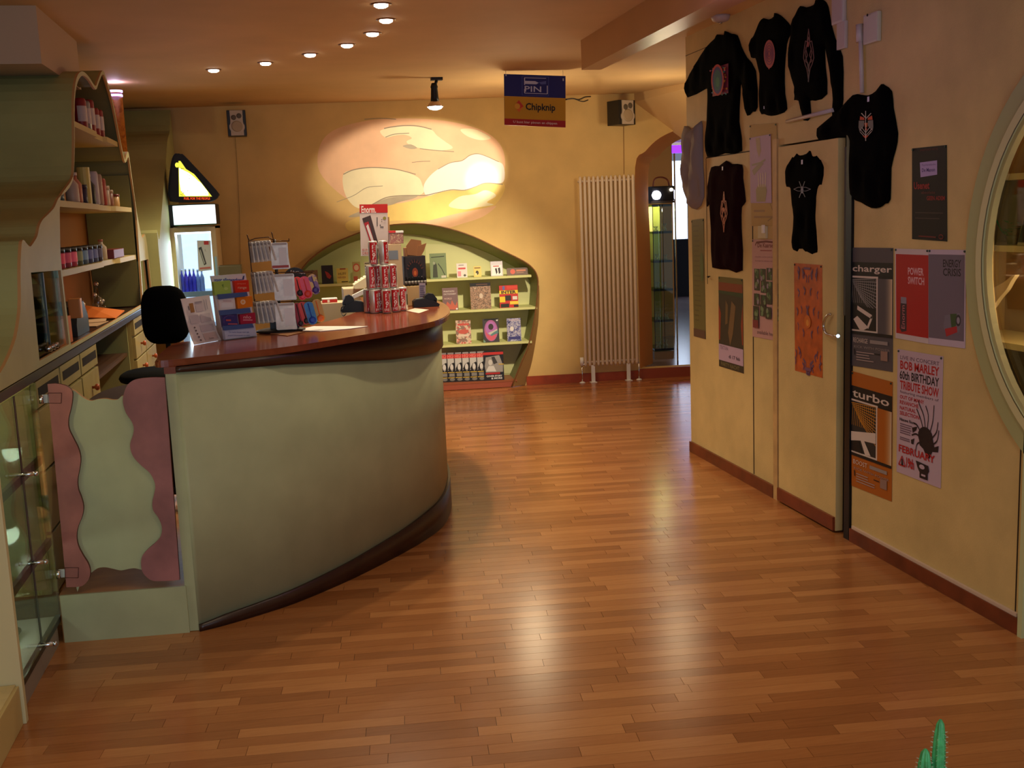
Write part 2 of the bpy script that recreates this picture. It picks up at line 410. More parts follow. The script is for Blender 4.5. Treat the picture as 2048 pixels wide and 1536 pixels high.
MB().tube(cr(hp, 4), .007, 8, CHROME).cyl(RT(1676, 672, .01), RT(1676, 672, .03), .009, 10, CHROME).build('door_handle', None, door)
j = MB(); j.box(RX - .012, RX + .10, 4.665, 4.715, 0, 1.955); j.box(RX + .03, RX + .1, 4.715, 4.79, 0, 1.955); j.build('trim_2', M((14, 15, 18), .35), kind='structure', org=False)
j = MB(); j.box(RX + .012, RX + .016, 4.735, 4.775, 1.1, 1.9); j.build('gap_light_strip', M((90, 92, 90), .6), kind='structure', org=False)  # grey strip paints the lit patch inside the door gap
j = MB(); j.box(RX - .014, RX + .02, 5.45, 5.50, 0, 1.99); j.build('trim_4', M((196, 158, 104), .55, noise=.08, scale=9), kind='structure', org=False)
b = MB(); b.rbox((RX - .016, 5.505, 0), (.016, 0, 0), (0, 1.295, 0), (0, 0, .072), .003); b.rbox((RX - .016, 3.40, 0), (.016, 0, 0), (0, 1.255, 0), (0, 0, .066), .003)
b.build('baseboard_right', M((112, 54, 30), .35, noise=.12, scale=9), kind='structure', org=False)
b = MB(); b.rbox((RX - .012, 3.42, .066), (.012, 0, 0), (0, 1.22, 0), (0, 0, .016), .003); b.build('trim_5', M((205, 180, 160), .45), kind='structure', org=False)
# sloping bulkhead where the ceiling drops to the alcove
P1_, P2_ = BK(1266, 205, -.02), BK(1395, 300, -.02); C_ = Vector((P2_.x, 8.0, ZC + .01)); q = MB()
T_ = [Vector((P1_.x, P1_.y, ZC + .01)), Vector((P2_.x, P2_.y, ZC + .01))]; q.add([P1_, P2_, C_, T_[0], T_[1]], [(0, 1, 2), (0, 3, 4, 1), (0, 2, 3), (1, 4, 2), (2, 4, 3)]); q.build('trim_10', CEIL, kind='structure', org=False)
# left wall, far wall block and column
MB().box(-1.70, -1.60, -1.2, 11.2, 0, ZC).build('wall_left', WALL, kind='structure', org=False)
MB().box(-1.60, -1.09, 5.72, 6.77, 2.46, ZC).build('wall_column', M((196, 168, 140), .7), kind='structure', org=False)
# back wall with the bookshelf opening and an arched alcove at its right end
def fb(x, z, off=0.0): return Vector((x, yb(x) - off, z))
def bxz(px, py, off=0.0): q = BK(px, py, off); return (q.x, q.z)
FR = [(1023, 775), (1043, 724), (1058, 687), (1070, 630), (1076, 573), (1074, 551), (1065, 536), (1045, 521), (996, 497), (946, 473), (897, 457), (847, 448), (805, 448), (752, 455), (699, 473), (649, 497), (605, 536)]
front = [bxz(*p, .10) for p in FR]; front[0] = (front[0][0], .004)
xl = front[-1][0]; front += [(xl - .10, .98), (xl - .14, .8), (xl - .10, .5), (xl + .05, .2), (xl + .15, .004)]
front = [tuple(p) for p in cr(front, 3)]; front = [(x, max(z, .004)) for x, z in front]
OUTP = [(1051, 766), (1063, 729), (1070, 692), (1077, 643), (1079, 593)]
def wallcurve(i, p):                                  # outline where the flared case meets the wall: wider at the lower right
    x, z = p
    if x > 1.9 and z < 1.0:
        zs = [bxz(*q)[1] for q in OUTP]; xs = [bxz(*q)[0] for q in OUTP]
        return (float(np.interp(z, zs, xs)), z)
    return (x, z)
wallc = [wallcurve(i, p) for i, p in enumerate(front)]
AL = cr([(3.325, .10), (3.322, 1.2), (3.317, 2.04), (3.42, 2.19), (3.56, 2.31), (3.75, 2.385), (3.95, 2.41)], 4)
alc = [tuple(p) for p in AL] + [(4.6, 2.41), (4.6, .10)]
bw = MB(); bw.prism([[(-1.9, -.01)] + [(x, z) for x, z in reversed([(x, max(z, -.01)) for x, z in wallc[1:-1]])][:0] + [(4.9, -.01), (4.9, ZC), (-1.9, ZC)], list(reversed([(x, max(.0, z)) for x, z in wallc])), alc],
                    lambda x, z: fb(x, z), (BN.normalized() * .10))
wb = bw.build('wall_back', WALL, kind='structure', org=False)
bb = MB()
for x0, x1 in ((2.20, 2.60), (2.60, 3.30)):
    bb.obox(fb(x0, 0, .018), fb(x1, 0, .018) - fb(x0, 0, .018), BN.normalized() * .018, (0, 0, .085))
bb.build('baseboard_back', M((150, 64, 32), .35, noise=.1, scale=10), kind='structure', org=False)
# painted clouds on the back wall
def MU(x, y): q = BK(560 + x / 3.793, 180 + y / 3.793); return q
class BackS:
    def __call__(s, u, v, off=0.0): return MU(u, v) - BN.normalized() * off
def sm(pts, n=5): return [tuple(p) for p in cr(pts, n, True)]
peach0 = M((224, 182, 128), .75, noise=.05, scale=3); peach = M((232, 188, 146), .75, noise=.04, scale=4); cream = M((232, 222, 178), .75, noise=.03, scale=5); grey = M((176, 164, 136), .75, noise=.05, scale=5)
yel = M((226, 196, 112), .75, noise=.10, scale=2.2); paleb = M((238, 230, 214), .75); dk = M((150, 138, 116), .8); org = M((226, 170, 110), .75, noise=.06, scale=4)
mur = [('p', peach, sm([(300, 620), (300, 430), (400, 310), (620, 240), (900, 215), (1260, 235), (1540, 310), (1680, 430), (1705, 600), (1640, 760), (1480, 860), (1200, 860), (900, 860), (640, 870), (470, 800)])),
       ('p', cream, sm([(480, 640), (560, 605), (690, 590), (850, 600), (950, 620), (1050, 665), (1080, 720), (1090, 775), (1040, 803), (950, 810), (850, 822), (740, 860), (650, 900), (560, 880), (490, 780)])),
       ('p', grey, sm([(640, 905), (720, 860), (800, 825), (900, 808), (1040, 803), (1000, 828), (900, 852), (820, 885), (740, 920), (600, 960), (520, 960)])),
       ('p', paleb, sm([(1130, 660), (1200, 600), (1290, 555), (1380, 540), (1440, 500), (1500, 487), (1560, 503), (1640, 540), (1690, 565), (1705, 640), (1690, 700), (1620, 708), (1540, 712), (1460, 745), (1380, 762), (1300, 760), (1200, 785), (1110, 800), (1090, 730)])),
       ('p', yel, sm([(500, 1010), (620, 955), (740, 905), (830, 875), (960, 850), (1080, 820), (1200, 782), (1300, 762), (1400, 762), (1480, 738), (1560, 710), (1640, 714), (1700, 716), (1700, 770), (1650, 850), (1560, 930), (1400, 990), (1230, 1010), (1100, 1000), (950, 990), (800, 1000), (650, 1050), (530, 1070)])),
       ('p', cream, sm([(1280, 880), (1360, 810), (1480, 790), (1560, 760), (1640, 800), (1570, 850), (1620, 870), (1500, 890), (1400, 905)])),
       ('p', peach, sm([(1000, 1015), (1150, 985), (1330, 940), (1530, 900), (1640, 880), (1540, 960), (1380, 1015), (1250, 1050), (1130, 1030)])),
       ('p', cream, sm([(760, 310), (850, 285), (950, 275), (1050, 280), (1150, 303), (1190, 345), (1250, 390), (1310, 440), (1200, 460), (1080, 445), (990, 420), (960, 390), (1000, 365), (950, 340), (870, 345), (800, 360)])),
       ('p', cream, sm([(1370, 300), (1460, 295), (1530, 320), (1600, 365), (1520, 380), (1420, 350)])),
       ('p', grey, sm([(930, 425), (990, 412), (1040, 440), (990, 448)]))]
for ln, wd in (([(480, 640), (560, 605), (690, 588), (850, 597), (950, 618), (1030, 640)], 7), ([(700, 868), (800, 818), (900, 803), (1030, 800), (1100, 800), (1200, 778), (1300, 757), (1400, 760), (1480, 735), (1560, 706), (1690, 716)], 7),
               ([(790, 292), (850, 280), (950, 270), (1050, 274), (1150, 298)], 8), ([(800, 358), (870, 335), (980, 328)], 6), ([(1060, 445), (1180, 458), (1320, 468)], 6), ([(1200, 600), (1290, 553), (1380, 535), (1440, 495), (1500, 484), (1570, 505), (1660, 545)], 5),
               ([(640, 222), (760, 215), (880, 222)], 5), ([(1000, 550), (1060, 543), (1140, 540)], 5), ([(430, 850), (560, 800), (660, 740), (780, 728)], 4)):
    mur.append(('l', dk, [tuple(p) for p in cr(ln, 5)], wd))
art(wb, BackS(), mur, base=.0004, step=.00012, name='painted_clouds')

# ---------------------------------------------------------------- raised floor behind the counter
rf = MB(); inner = [(-1.0, 4.47), (-.50, 4.43), (-.49, 4.60), (-.30, 4.72), (0, 5.0), (.3, 5.4), (.45, 5.8), (.5, 6.3), (.46, 7.0), (.40, 7.4), (-.2, 7.6), (-1.0, 7.7)]
rf.prism([inner], lambda x, y: Vector((x, y, 0)), (0, 0, .198), STEPW)
rfo = rf.build('platform', None, kind='structure')
q = MB(); a, b_ = Vector((-.995, 4.462, 0)), Vector((-.50, 4.418, 0)); q.obox(a, b_ - a, (0, .012, 0), (0, 0, .199)); q.build('riser', GREEN, rfo)

# ================================================================ SERVICE COUNTER
ctr = thing('service_counter', 'curved grey-green service counter with a reddish brown wooden top', 'counter', (.2, 5.6, 0))
body = [Vector(p) for p in cr([(-.464, 4.427), (-.361, 4.47), (-.2, 4.56), (-.05, 4.665), (.184, 4.885), (.449, 5.19), (.61, 5.41), (.715, 5.60), (.79, 5.85), (.84, 6.15), (.855, 6.5), (.83, 6.85), (.75, 7.12), (.62, 7.30), (.48, 7.38)], 6)]
arc = [0]
for p, q in zip(body, body[1:]): arc.append(arc[-1] + (q - p).length)
def V3(p, z): return Vector((p[0], p[1], z))
def offs(path, d):
    o = []
    for i, p in enumerate(path):
        t = (path[min(i + 1, len(path) - 1)] - path[max(i - 1, 0)]).normalized(); o.append(p + Vector((t.y, -t.x)) * d)
    return o
def wallp(path, z0f, z1f, th, m, mb=None):             # curved upright board of thickness th
    mb = mb or MB(); I = offs(path, -th); n = len(path)
    A = [V3(p, z0f(i)) for i, p in enumerate(path)]; B = [V3(p, z1f(i)) for i, p in enumerate(path)]
    C_ = [V3(p, z0f(i)) for i, p in enumerate(I)]; D_ = [V3(p, z1f(i)) for i, p in enumerate(I)]
    mb.strip(A, B, m, True); mb.strip(C_, D_, m, True); mb.strip(A, C_, m); mb.strip(B, D_, m)
    mb.add([A[0], B[0], D_[0], C_[0]], [(0, 1, 2, 3)], m); mb.add([A[-1], B[-1], D_[-1], C_[-1]], [(0, 1, 2, 3)], m); return mb
def zt(i): return float(np.interp(body[i].x if arc[i] < 2.6 else .85, [-.46, -.36, -.05, .184, .449, .70, .86], [.028, .045, .066, .085, .113, .15, .18]))
def zbn(i): return float(np.interp(body[i].x if arc[i] < 2.6 else .86, [-.46, -.36, -.05, .184, .449, .70, .86], [1.083, 1.078, 1.055, 1.023, .977, .946, .93]))
wallp(body, lambda i: 0.002, lambda i: 1.10, .02, None).build('front_panel', GREEN, ctr)
wallp(offs(body, .014), lambda i: 0.0, zt, .0135, None).build('toe_board', BANDW, ctr)
wallp(offs(body, .012), zbn, lambda i: 1.103, .0115, None).build('fascia_band', BANDW, ctr)
e = MB(); e.obox((-.505, 4.431, .002), (.041, -.004, 0), (0, .62, 0), (0, 0, 1.078)); e.build('end_panel', GREEN, ctr)
e = MB(); e.obox((-.508, 4.425, 1.078), (.045, -.004, 0), (0, .62, 0), (0, 0, .026)); e.build('end_band', M((120, 62, 48), .3), ctr)
otp = [Vector(p) for p in cr([(-.545, 4.47), (-.52, 4.445), (-.44, 4.468), (-.373, 4.50), (-.176, 4.578), (.03, 4.70), (.259, 4.90), (.509, 5.14), (.715, 5.414), (.832, 5.74), (.90, 6.15), (.925, 6.55), (.90, 6.95), (.83, 7.22), (.70, 7.40), (.55, 7.46)], 5)]
itp = [Vector(p) for p in cr([(.47, 7.42), (.45, 7.0), (.42, 6.5), (.34, 6.15), (.24, 5.88), (.11, 5.63), (0, 5.46), (-.2, 5.28), (-.40, 5.17), (-.50, 5.14), (-.54, 5.05), (-.555, 4.75)], 4)]
tp = MB(); loop = [tuple(p) for p in otp] + [tuple(p) for p in itp]
bm = bmesh.new(); vs = [bm.verts.new((x, y, 1.103)) for x, y in loop]; f = bm.faces.new(vs)
r_ = bmesh.ops.extrude_face_region(bm, geom=[f]); nv = [g_ for g_ in r_['geom'] if isinstance(g_, bmesh.types.BMVert)]
bmesh.ops.translate(bm, verts=nv, vec=(0, 0, .027)); top_e = [e_ for e_ in bm.edges if all(v_ in nv for v_ in e_.verts)]
bmesh.ops.bevel(bm, geom=top_e, offset=.005, segments=2, affect='EDGES'); tp.bm(bm); tp.build('countertop', TOPW, ctr)
# staff side of the counter: inner board and lower desk
ipth = [Vector(p) for p in reversed([tuple(q) for q in itp])]
wallp(offs(ipth, .05), lambda i: .2, lambda i: 1.10, .018, None).build('inner_panel', M((120, 100, 60), .7), ctr)
dk_o = offs(ipth, .03); dk_i = offs(ipth, -.34)
dsk = MB(); dsk.strip([V3(p, .90) for p in dk_o], [V3(p, .90) for p in dk_i]); dsk.strip([V3(p, .925) for p in dk_o], [V3(p, .925) for p in dk_i]); dsk.strip([V3(p, .90) for p in dk_i], [V3(p, .925) for p in dk_i])
dsk.build('staff_desk', M((60, 44, 34), .5), ctr)

# ================================================================ SWING GATE
GPo = Vector((-.5, 4.43, 0)); GN = Vector((.085, 1, 0))
def G(x, y, off=0.0): return PP(x / 2.56, y / 2.56 + 740, GPo - GN.normalized() * off, GN)
gate = thing('swing_gate', 'low wavy swing gate, pale green panel between two pink wavy boards', 'gate', tuple(G(560, 1110)))
PINK = M((160, 98, 86), .5, noise=.12, scale=7); MAUVE = M((146, 94, 92), .5, noise=.14, scale=6); EDGE = M((196, 150, 96), .5); DKE = M((92, 44, 30), .5)
Lp = [(243, 72), (290, 70), (340, 82), (368, 108), (370, 150), (362, 200), (350, 250), (352, 300), (375, 350), (400, 400), (412, 450), (408, 500), (397, 560), (400, 610), (415, 650), (427, 700), (420, 750), (400, 800), (392, 850), (400, 900), (425, 950), (450, 990), (462, 1030), (455, 1070), (430, 1100), (400, 1110), (340, 1112)]
Cp = [(300, 90), (368, 100), (410, 130), (440, 150), (470, 158), (500, 150), (540, 147), (575, 153), (605, 150), (640, 128), (800, 110), (872, 1050), (722, 1022), (690, 1015), (660, 1018), (620, 1026), (580, 1018), (540, 1010), (500, 1015), (465, 1040), (420, 1070), (380, 1060)]
Rp = [(630, 135), (645, 90), (670, 60), (710, 45), (780, 38), (843, 38), (882, 560), (920, 1075), (850, 1080), (785, 1080), (750, 1060), (728, 1030), (722, 990), (730, 950), (760, 915), (800, 880), (825, 845), (828, 800), (810, 755), (785, 720), (780, 680), (788, 640), (795, 600), (788, 565), (765, 525), (730, 495), (690, 455), (670, 415), (667, 375), (680, 335), (685, 300), (675, 265), (645, 220), (630, 170)]
def smo(L, sharp):                                      # smooth a pixel outline but keep the listed corners
    out = []; n = len(L)
    seg = []; 
    for i, p in enumerate(L + [L[0]]):
        seg.append(p)
        if len(seg) > 1 and (p in sharp or i == n):
            out += [tuple(q) for q in cr(seg, 3)][:-1]; seg = [p]
    return out
def gp(L, off, th, nm, m, me): q = MB(); q.poly3([G(x, y, off) for x, y in L], GN.normalized() * th, m, me); q.build(nm, None, gate)
gp(smo(Cp, [(300, 90), (800, 110), (872, 1050)]), .0, .018, 'centre_panel', GREEN, EDGE)
gp(smo(Lp, [(243, 72), (340, 1112)]), .016, .015, 'wavy_board', PINK, DKE)
gp(smo(Rp, [(843, 38), (920, 1075)]), .016, .015, 'wavy_board', MAUVE, DKE)
for yy in (118, 1012):
    x0 = 245 if yy < 500 else 332
    A_ = MB(); P_ = [G(x0, yy, .0175), G(x0 + 70, yy, .0175), G(x0 + 68, yy + 52, .0175), G(x0 + 2, yy + 52, .0175)]
    for a, b_ in zip(P_, P_[1:] + P_[:1]): A_.cyl(a, b_, .0012, 5)
    A_.build('hinge_outline', DKE, gate)
    c_ = G(x0 - 25, yy + 30, .012); hg = MB(); hg.rbox(c_ + Vector((-.004, -.004, -.017)), (.028, 0, 0), (0, .01, 0), (0, 0, .034), .003, M((190, 192, 180), .35))
    hg.cyl(c_ + Vector((-.004, -.01, -.016)), c_ + Vector((-.004, -.01, .016)), .009, 12, CHROME); hg.build('gate_hinge', None, gate)
# ================================================================ BOOKSHELF IN THE BACK WALL
bs = thing('bookshelf', 'arched pale green bookshelf set into the back wall', 'bookshelf', tuple(fb(1.3, 0.0)))
nB = BN.normalized()
inn = [bxz(*p) for p in [(1023, 775), (1043, 724), (1057, 687), (1067, 630), (1071, 573), (1066, 557), (1050, 543), (1033, 533), (996, 513), (946, 493), (897, 483), (847, 471), (805, 469), (752, 474), (699, 489), (649, 515), (608, 545)]]
inn[0] = (inn[0][0], .004)
inn += [(xl - .07, .97), (xl - .11, .8), (xl - .07, .5), (xl + .07, .2), (xl + .17, .004)]
inn = [(p[0], max(.004, p[1])) for p in cr(inn, 3)]
FA = [fb(x, z, .10) for x, z in front]; WA = [fb(x, z, 0) for x, z in wallc]; IA = [fb(x, z, -.24) for x, z in inn]
MB().strip(FA, WA, M((150, 118, 74), .4), True).strip([p + nB * .004 for p in FA], [p + nB * .02 for p in WA], M((150, 118, 74), .4), True).build('outer_rim', None, bs, recalc=False)
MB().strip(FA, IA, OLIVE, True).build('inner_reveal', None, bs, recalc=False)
MB().tube(FA, .006, 6, M((122, 80, 44), .5)).build('front_edging', None, bs)
bp_ = MB(); bp_.prism([inn], lambda x, z: fb(x, z, -.24), nB * .012, SHELFG); bp_.build('back_panel', None, bs)
def halfw(z, side):                                     # left / right inner limits of the case at a height
    xs = [];
    for (a, b), (c, d) in zip(inn, inn[1:]):
        if (b - z) * (d - z) <= 0 and b != d: xs.append(a + (c - a) * (z - b) / (d - b))
    return max(xs) if side > 0 else min(xs)
def shelf(z, name='shelf', th=.022, m=None):
    a, b = halfw(z, -1) + .01, halfw(z, 1) - .005; fa, fb_ = a, b
    q = MB(); q.prism([[(a, -.235), (b, -.235), (b + .01, .088), (a - .01, .088)]], lambda x, o: fb(x, z - th, o), (0, 0, th)); q.build(name, m or SHELFG, bs)
for z in (1.073, .766, .44): shelf(z)
shelf(.075, 'bottom_deck', .02, M((150, 84, 52), .4)); q = MB(); a, b = halfw(.05, -1), halfw(.05, 1) - .01
q.obox(fb(a, .004, .085), fb(b, .004, .085) - fb(a, .004, .085), nB * .015, (0, 0, .06)); q.build('bottom_rail', M((160, 84, 60), .4), bs)
q = MB(); a = BK(862, 600).x; q.prism([[(a, .09), (a + .0, 1.40), (a + .55, 1.36), (a + .95, 1.13), (a + 1.04, .8), (a + .9, .09)]], lambda x, z: fb(x, z, -.235), nB * .004, M((222, 220, 160), .6)); q.build('lining', None, bs)

# ================================================================ TALL WAVY CABINET, LEFT
U1 = [(3.6, 1.118), (3.6, 1.14), (3.95, 1.17), (4.21, 1.25), (4.33, 1.33), (4.39, 1.403), (4.44, 1.52), (4.50, 1.61), (4.54, 1.628), (4.59, 1.612), (4.64, 1.600), (4.70, 1.612), (4.79, 1.64), (4.85, 1.68), (4.92, 1.706), (5.0, 1.722), (5.088, 1.739), (5.2, 1.765), (5.319, 1.809), (5.5, 1.84), (5.65, 1.88), (5.736, 1.929), (5.85, 2.1), (5.96, 2.313), (6.1, 2.44), (6.298, 2.500), (6.5, 2.497), (6.69, 2.47), (6.82, 2.52), (7.02, 2.60), (7.15, 2.57), (7.322, 2.461), (7.44, 2.32), (7.56, 2.168), (7.62, 2.12), (7.66, 2.115), (7.75, 2.16), (7.842, 2.172), (7.87, 2.12), (7.885, 2.055), (7.976, 1.785), (8.03, 1.70), (8.12, 1.60), (8.2, 1.595), (8.32, 1.615), (8.37, 1.57), (8.40, 1.49), (8.43, 1.30), (8.43, 1.118)]
def dip(pts): return pts
U1s = [tuple(p) for p in cr(U1, 3)]; U1s = [(y, max(1.118, z)) for y, z in U1s]
HA = [(5.24, 1.135), (5.215, 1.49), (5.26, 1.65), (5.345, 1.80), (5.5, 1.855), (5.65, 1.895), (5.76, 1.95), (5.87, 2.11), (5.98, 2.31), (6.12, 2.42), (6.3, 2.478), (6.5, 2.478), (6.69, 2.45), (6.82, 2.50), (7.02, 2.578), (7.13, 2.548), (7.30, 2.44), (7.42, 2.30), (7.54, 2.15), (7.64, 2.09), (7.80, 2.135), (7.84, 2.12), (7.865, 2.04), (7.955, 1.785), (7.93, 1.6), (7.905, 1.44), (7.85, 1.135)]
HAs = [tuple(p) for p in cr(HA, 3)][:-1] + [HA[-1]]
HB = [(4.585, 1.145), (4.605, 1.498), (5.185, 1.483), (5.20, 1.145)]
HC = [(7.90, 1.135), (7.94, 1.43), (8.38, 1.43), (8.41, 1.135)]
LP = M((182, 178, 132), .5, noise=.03, scale=5); OUTG = M((166, 166, 108), .6, noise=.05, scale=3); TAN = M((176, 116, 64), .6)
wc = thing('wall_cabinet', 'tall olive-green wavy-edged cabinet along the left wall above the worktop', 'cabinet', (-1.2, 6.0, 1.118))
fr1 = lambda y, z: Vector((-1.0, y, z))
q = MB(); q.prism([U1s, HAs, HB, HC], fr1, (-.012, 0, 0), LP, EDGE); q.build('front_panel', None, wc)
q = MB(); q.strip([Vector((-1.012, y, z)) for y, z in U1s[1:-1]], [Vector((-1.598, y, z)) for y, z in U1s[1:-1]], OUTG, False)
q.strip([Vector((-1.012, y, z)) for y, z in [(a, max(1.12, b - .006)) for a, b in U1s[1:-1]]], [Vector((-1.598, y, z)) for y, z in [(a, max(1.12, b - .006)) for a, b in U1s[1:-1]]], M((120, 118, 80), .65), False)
q.build('shell', None, wc, recalc=False)
q = MB(); q.prism([[(5.2, 1.12), (5.2, 1.74), (5.75, 1.87), (6.1, 2.40), (7.1, 2.52), (7.55, 2.10), (7.95, 1.75), (7.95, 1.12)]], lambda y, z: Vector((-1.33, y, z)), (-.01, 0, 0), M((168, 114, 66), .6)); q.build('back_panel', None, wc)
q = MB(); q.prism([[(7.955, 1.135), (7.99, 1.72), (7.62, 2.05), (7.40, 2.34), (7.42, 2.30), (7.5, 1.9)][:0] + [(-1.02, 1.125), (-1.32, 1.125), (-1.32, 2.02), (-1.02, 2.02)]], lambda x, z: Vector((x, 7.88 - .0 * z, z)), (0, .006, 0), M((126, 122, 70), .6)); q.build('side_panel', None, wc)
for z, ya, yb_ in ((2.215, 5.96, 7.50), (1.80, 5.30, 7.87), (1.478, 5.21, 7.86)):
    L = yb_ - ya; q = MB(); q.prism([[(-1.325, ya), (-1.325, yb_), (-1.018, yb_), (-1.018, ya + L * .72), (-1.04, ya + L * .70), (-1.04, ya + L * .5), (-1.018, ya + L * .48), (-1.018, ya)]], lambda x, y: Vector((x, y, z - .03)), (0, 0, .03), M((190, 170, 108), .5)); q.build('shelf', None, wc)
q = MB(); q.obox((-1.3, 5.20, 1.125), (.285, 0, 0), (0, .008, 0), (0, 0, .36), GL()); q.build('glass_side', None, wc)
for y0 in (4.60, 4.905): q = MB(); q.box(-1.026, -1.021, y0, y0 + .29, 1.15, 1.485, GL()); q.build('glass_door', None, wc)
q = MB(); q.box(-1.024, -1.016, 4.893, 4.905, 1.15, 1.485, M((60, 64, 60), .3)); q.build('door_joint', None, wc)
q = MB(); q.box(-1.33, -1.03, 4.60, 5.19, 1.30, 1.312, M((190, 170, 108), .5)); q.build('inner_shelf', None, wc)
for k in range(3): q = MB(); q.cyl((-1.02, 4.80 + k * .07, 1.17), (-.992, 4.80 + k * .07, 1.17), .012, 12); q.build('door_lock', CHROME, wc)
q = MB(); q.box(-1.03, -1.02, 7.96, 8.39, 1.14, 1.43, M((200, 215, 225), .05, metal=1)); q.build('mirror_panel', None, wc)
# second wavy cabinet in the far left corner
u2 = [(10.36, 2.70), (10.15, 2.50), (9.98, 2.44), (9.80, 2.36), (9.60, 2.22), (9.40, 2.10), (9.10, 1.90), (8.92, 1.79), (8.75, 1.68), (8.60, 1.585), (8.53, 1.575), (8.47, 1.62), (8.40, 1.60), (8.22, 1.50), (8.14, 1.39), (8.46, 1.15), (8.46, 1.125)]
u2 = [(y, z) for y, z in u2 if y > 8.45] + [(8.46, 1.5), (8.455, 1.125)]
u2s = [tuple(p) for p in cr(u2, 3)]
q = MB(); q.prism([u2s + [(10.38, 1.125), (10.38, 2.70)]], lambda y, z: Vector((-.93, y, z)), (-.66, 0, 0), OUTG, OUTG)
wc2 = q.build('wall_cabinet', None, None, label='smaller wavy olive cabinet in the far left corner beside the drinks fridge', cat='cabinet')
# worktop and base units below
wt = MB(); wt.rbox((-1.598, 3.60, 1.078), (.60, 0, 0), (0, 4.86, 0), (0, 0, .037), .003)
wt.build('worktop', M((52, 32, 22), .28, noise=.1, scale=5), label='long dark brown worktop under the left wavy cabinets', cat='worktop')
CAB = M((164, 150, 94), .5, noise=.04, scale=6); KN = M((170, 84, 44), .3, metal=.2)
def unit(y0, y1, z0, z1, label, rows, knobs, slot=None):
    t = thing('base_cabinet', label, 'cabinet', (-1.3, (y0 + y1) / 2, z0), 'base cabinets behind the counter')
    q = MB(); q.box(-1.59, -1.03, y0 + .002, y1 - .002, z0, z1, CAB); q.build('body', None, t)
    h = (z1 - z0 - .12) / rows
    for i in range(rows):
        q = MB(); q.rbox((-1.03, y0 + .012, z0 + i * h + .006), (.022, 0, 0), (0, y1 - y0 - .024, 0), (0, 0, h - .012), .003); d_ = q.build('drawer' if rows > 1 else 'door', CAB, t)
        yy = (y0 + y1) / 2 if rows > 1 else y0 + .1
        zz = z0 + i * h + h * .55 if rows > 1 else z1 - .3
        q = MB(); q.lathe((-1.008, yy, zz), (1, 0, 0), [(.007, 0), (.007, .012), (.016, .018), (.018, .028), (.010, .036)], 12); q.build('knob', KN, d_)
    q = MB(); q.rbox((-1.03, y0 + .012, z1 - .112), (.022, 0, 0), (0, y1 - y0 - .024, 0), (0, 0, .105), .003); p_ = q.build('apron', CAB, t)
    q = MB(); q.box(-1.0085, -1.0065, y0 + .05, y1 - .05, z1 - .075, z1 - .035); q.build('slot', M((20, 16, 10), .8), p_)
unit(4.49, 4.98, .2, 1.076, 'base cabinet nearest the gate under the dark worktop', 3, 1)
unit(4.98, 5.46, .2, 1.076, 'middle base cabinet under the dark worktop, beside the gate unit', 3, 1)
unit(5.46, 5.94, .2, 1.076, 'base cabinet beside the open bay under the worktop', 4, 1)
unit(7.36, 7.88, .2, 1.076, 'drawer unit past the open bay, behind the black chair', 5, 1)
unit(7.88, 8.44, .2, 1.076, 'farthest drawer unit under the worktop, behind the black chair', 5, 1)
t = thing('open_shelf_unit', 'open bay with a dark shelf between the base cabinets', 'shelf', (-1.3, 6.65, .2))
q = MB(); q.box(-1.59, -1.05, 7.33, 7.355, .2, 1.076, OLIVE); q.build('side_panel', None, t)
q = MB(); q.box(-1.59, -1.06, 5.95, 7.33, .84, .86, M((70, 44, 26), .5)); q.build('shelf', None, t)
q = MB(); q.box(-1.598, -1.58, 5.95, 7.33, .2, 1.076, M((60, 50, 30), .7)); q.build('back_panel', None, t)
# ================================================================ GLASS DISPLAY CASE, LEFT FRONT
dc = thing('display_case', 'glass-fronted display case with black-edged shelves at the left edge', 'display case', (-1.3, 4.1, 0))
CR = M((208, 196, 150), .5); BKE = M((18, 19, 18), .35)
q = MB(); q.rbox((-1.59, 3.725, 0), (.61, 0, 0), (0, .03, 0), (0, 0, 1.076), .004, CR); q.build('end_post', None, dc)
q = MB(); q.box(-1.59, -1.015, 3.757, 4.455, 0, .105, M((150, 136, 122), .5)); q.build('base', None, dc)
q = MB(); q.box(-1.59, -1.57, 3.757, 4.455, .105, 1.076, M((214, 190, 136), .5)); q.build('back_panel', None, dc)
for z in (.778, .443, .12):
    q = MB(); sm_ = GL((236, 243, 234), .15) if z > .2 else M((222, 224, 200), .25); q.box(-1.565, -1.018, 3.76, 4.45, z - .01, z, sm_); q.box(-1.018, -1.002, 3.757, 4.458, z - .028, z + .004, BKE); q.build('shelf', None, dc)
for y0, y1 in ((3.760, 4.110), (4.118, 4.462)):
    q = MB(); q.box(-1.001, -.995, y0, y1, .125, 1.075, GL((242, 246, 238), .12)); d_ = q.build('glass_door', None, dc)
    q = MB(); q.box(-1.0, -.996, (y1 if y0 < 4 else y0) - .004, (y1 if y0 < 4 else y0) + .004, .125, 1.075); q.build('door_edge', M((28, 32, 26), .2), d_)
    if y0 < 4:
        for z in (.13, .45, .785):
            q = MB(); q.cyl((-1.01, 4.112, z + .0), (-.955, 4.112, z), .008, 10); q.ell((-.952, 4.112, z), .010, .010, .010, n=10, k=6); q.build('door_knob', CHROME, d_)
q = MB(); q.box(-1.565, -1.0, 4.458, 4.466, .11, 1.076, GL((242, 244, 226), .15)); q.build('glass_side', None, dc)
q = MB(); wv = cr([(-1.40, .11), (-1.30, .3), (-1.42, .5), (-1.28, .7), (-1.38, .9), (-1.30, 1.07)], 6); q.prism([[tuple(p) for p in wv] + [(-1.56, 1.07), (-1.56, .11)]], lambda x, z: Vector((x, 4.44, z)), (0, .006, 0), M((186, 196, 150), .5)); q.build('wavy_lining', None, dc)
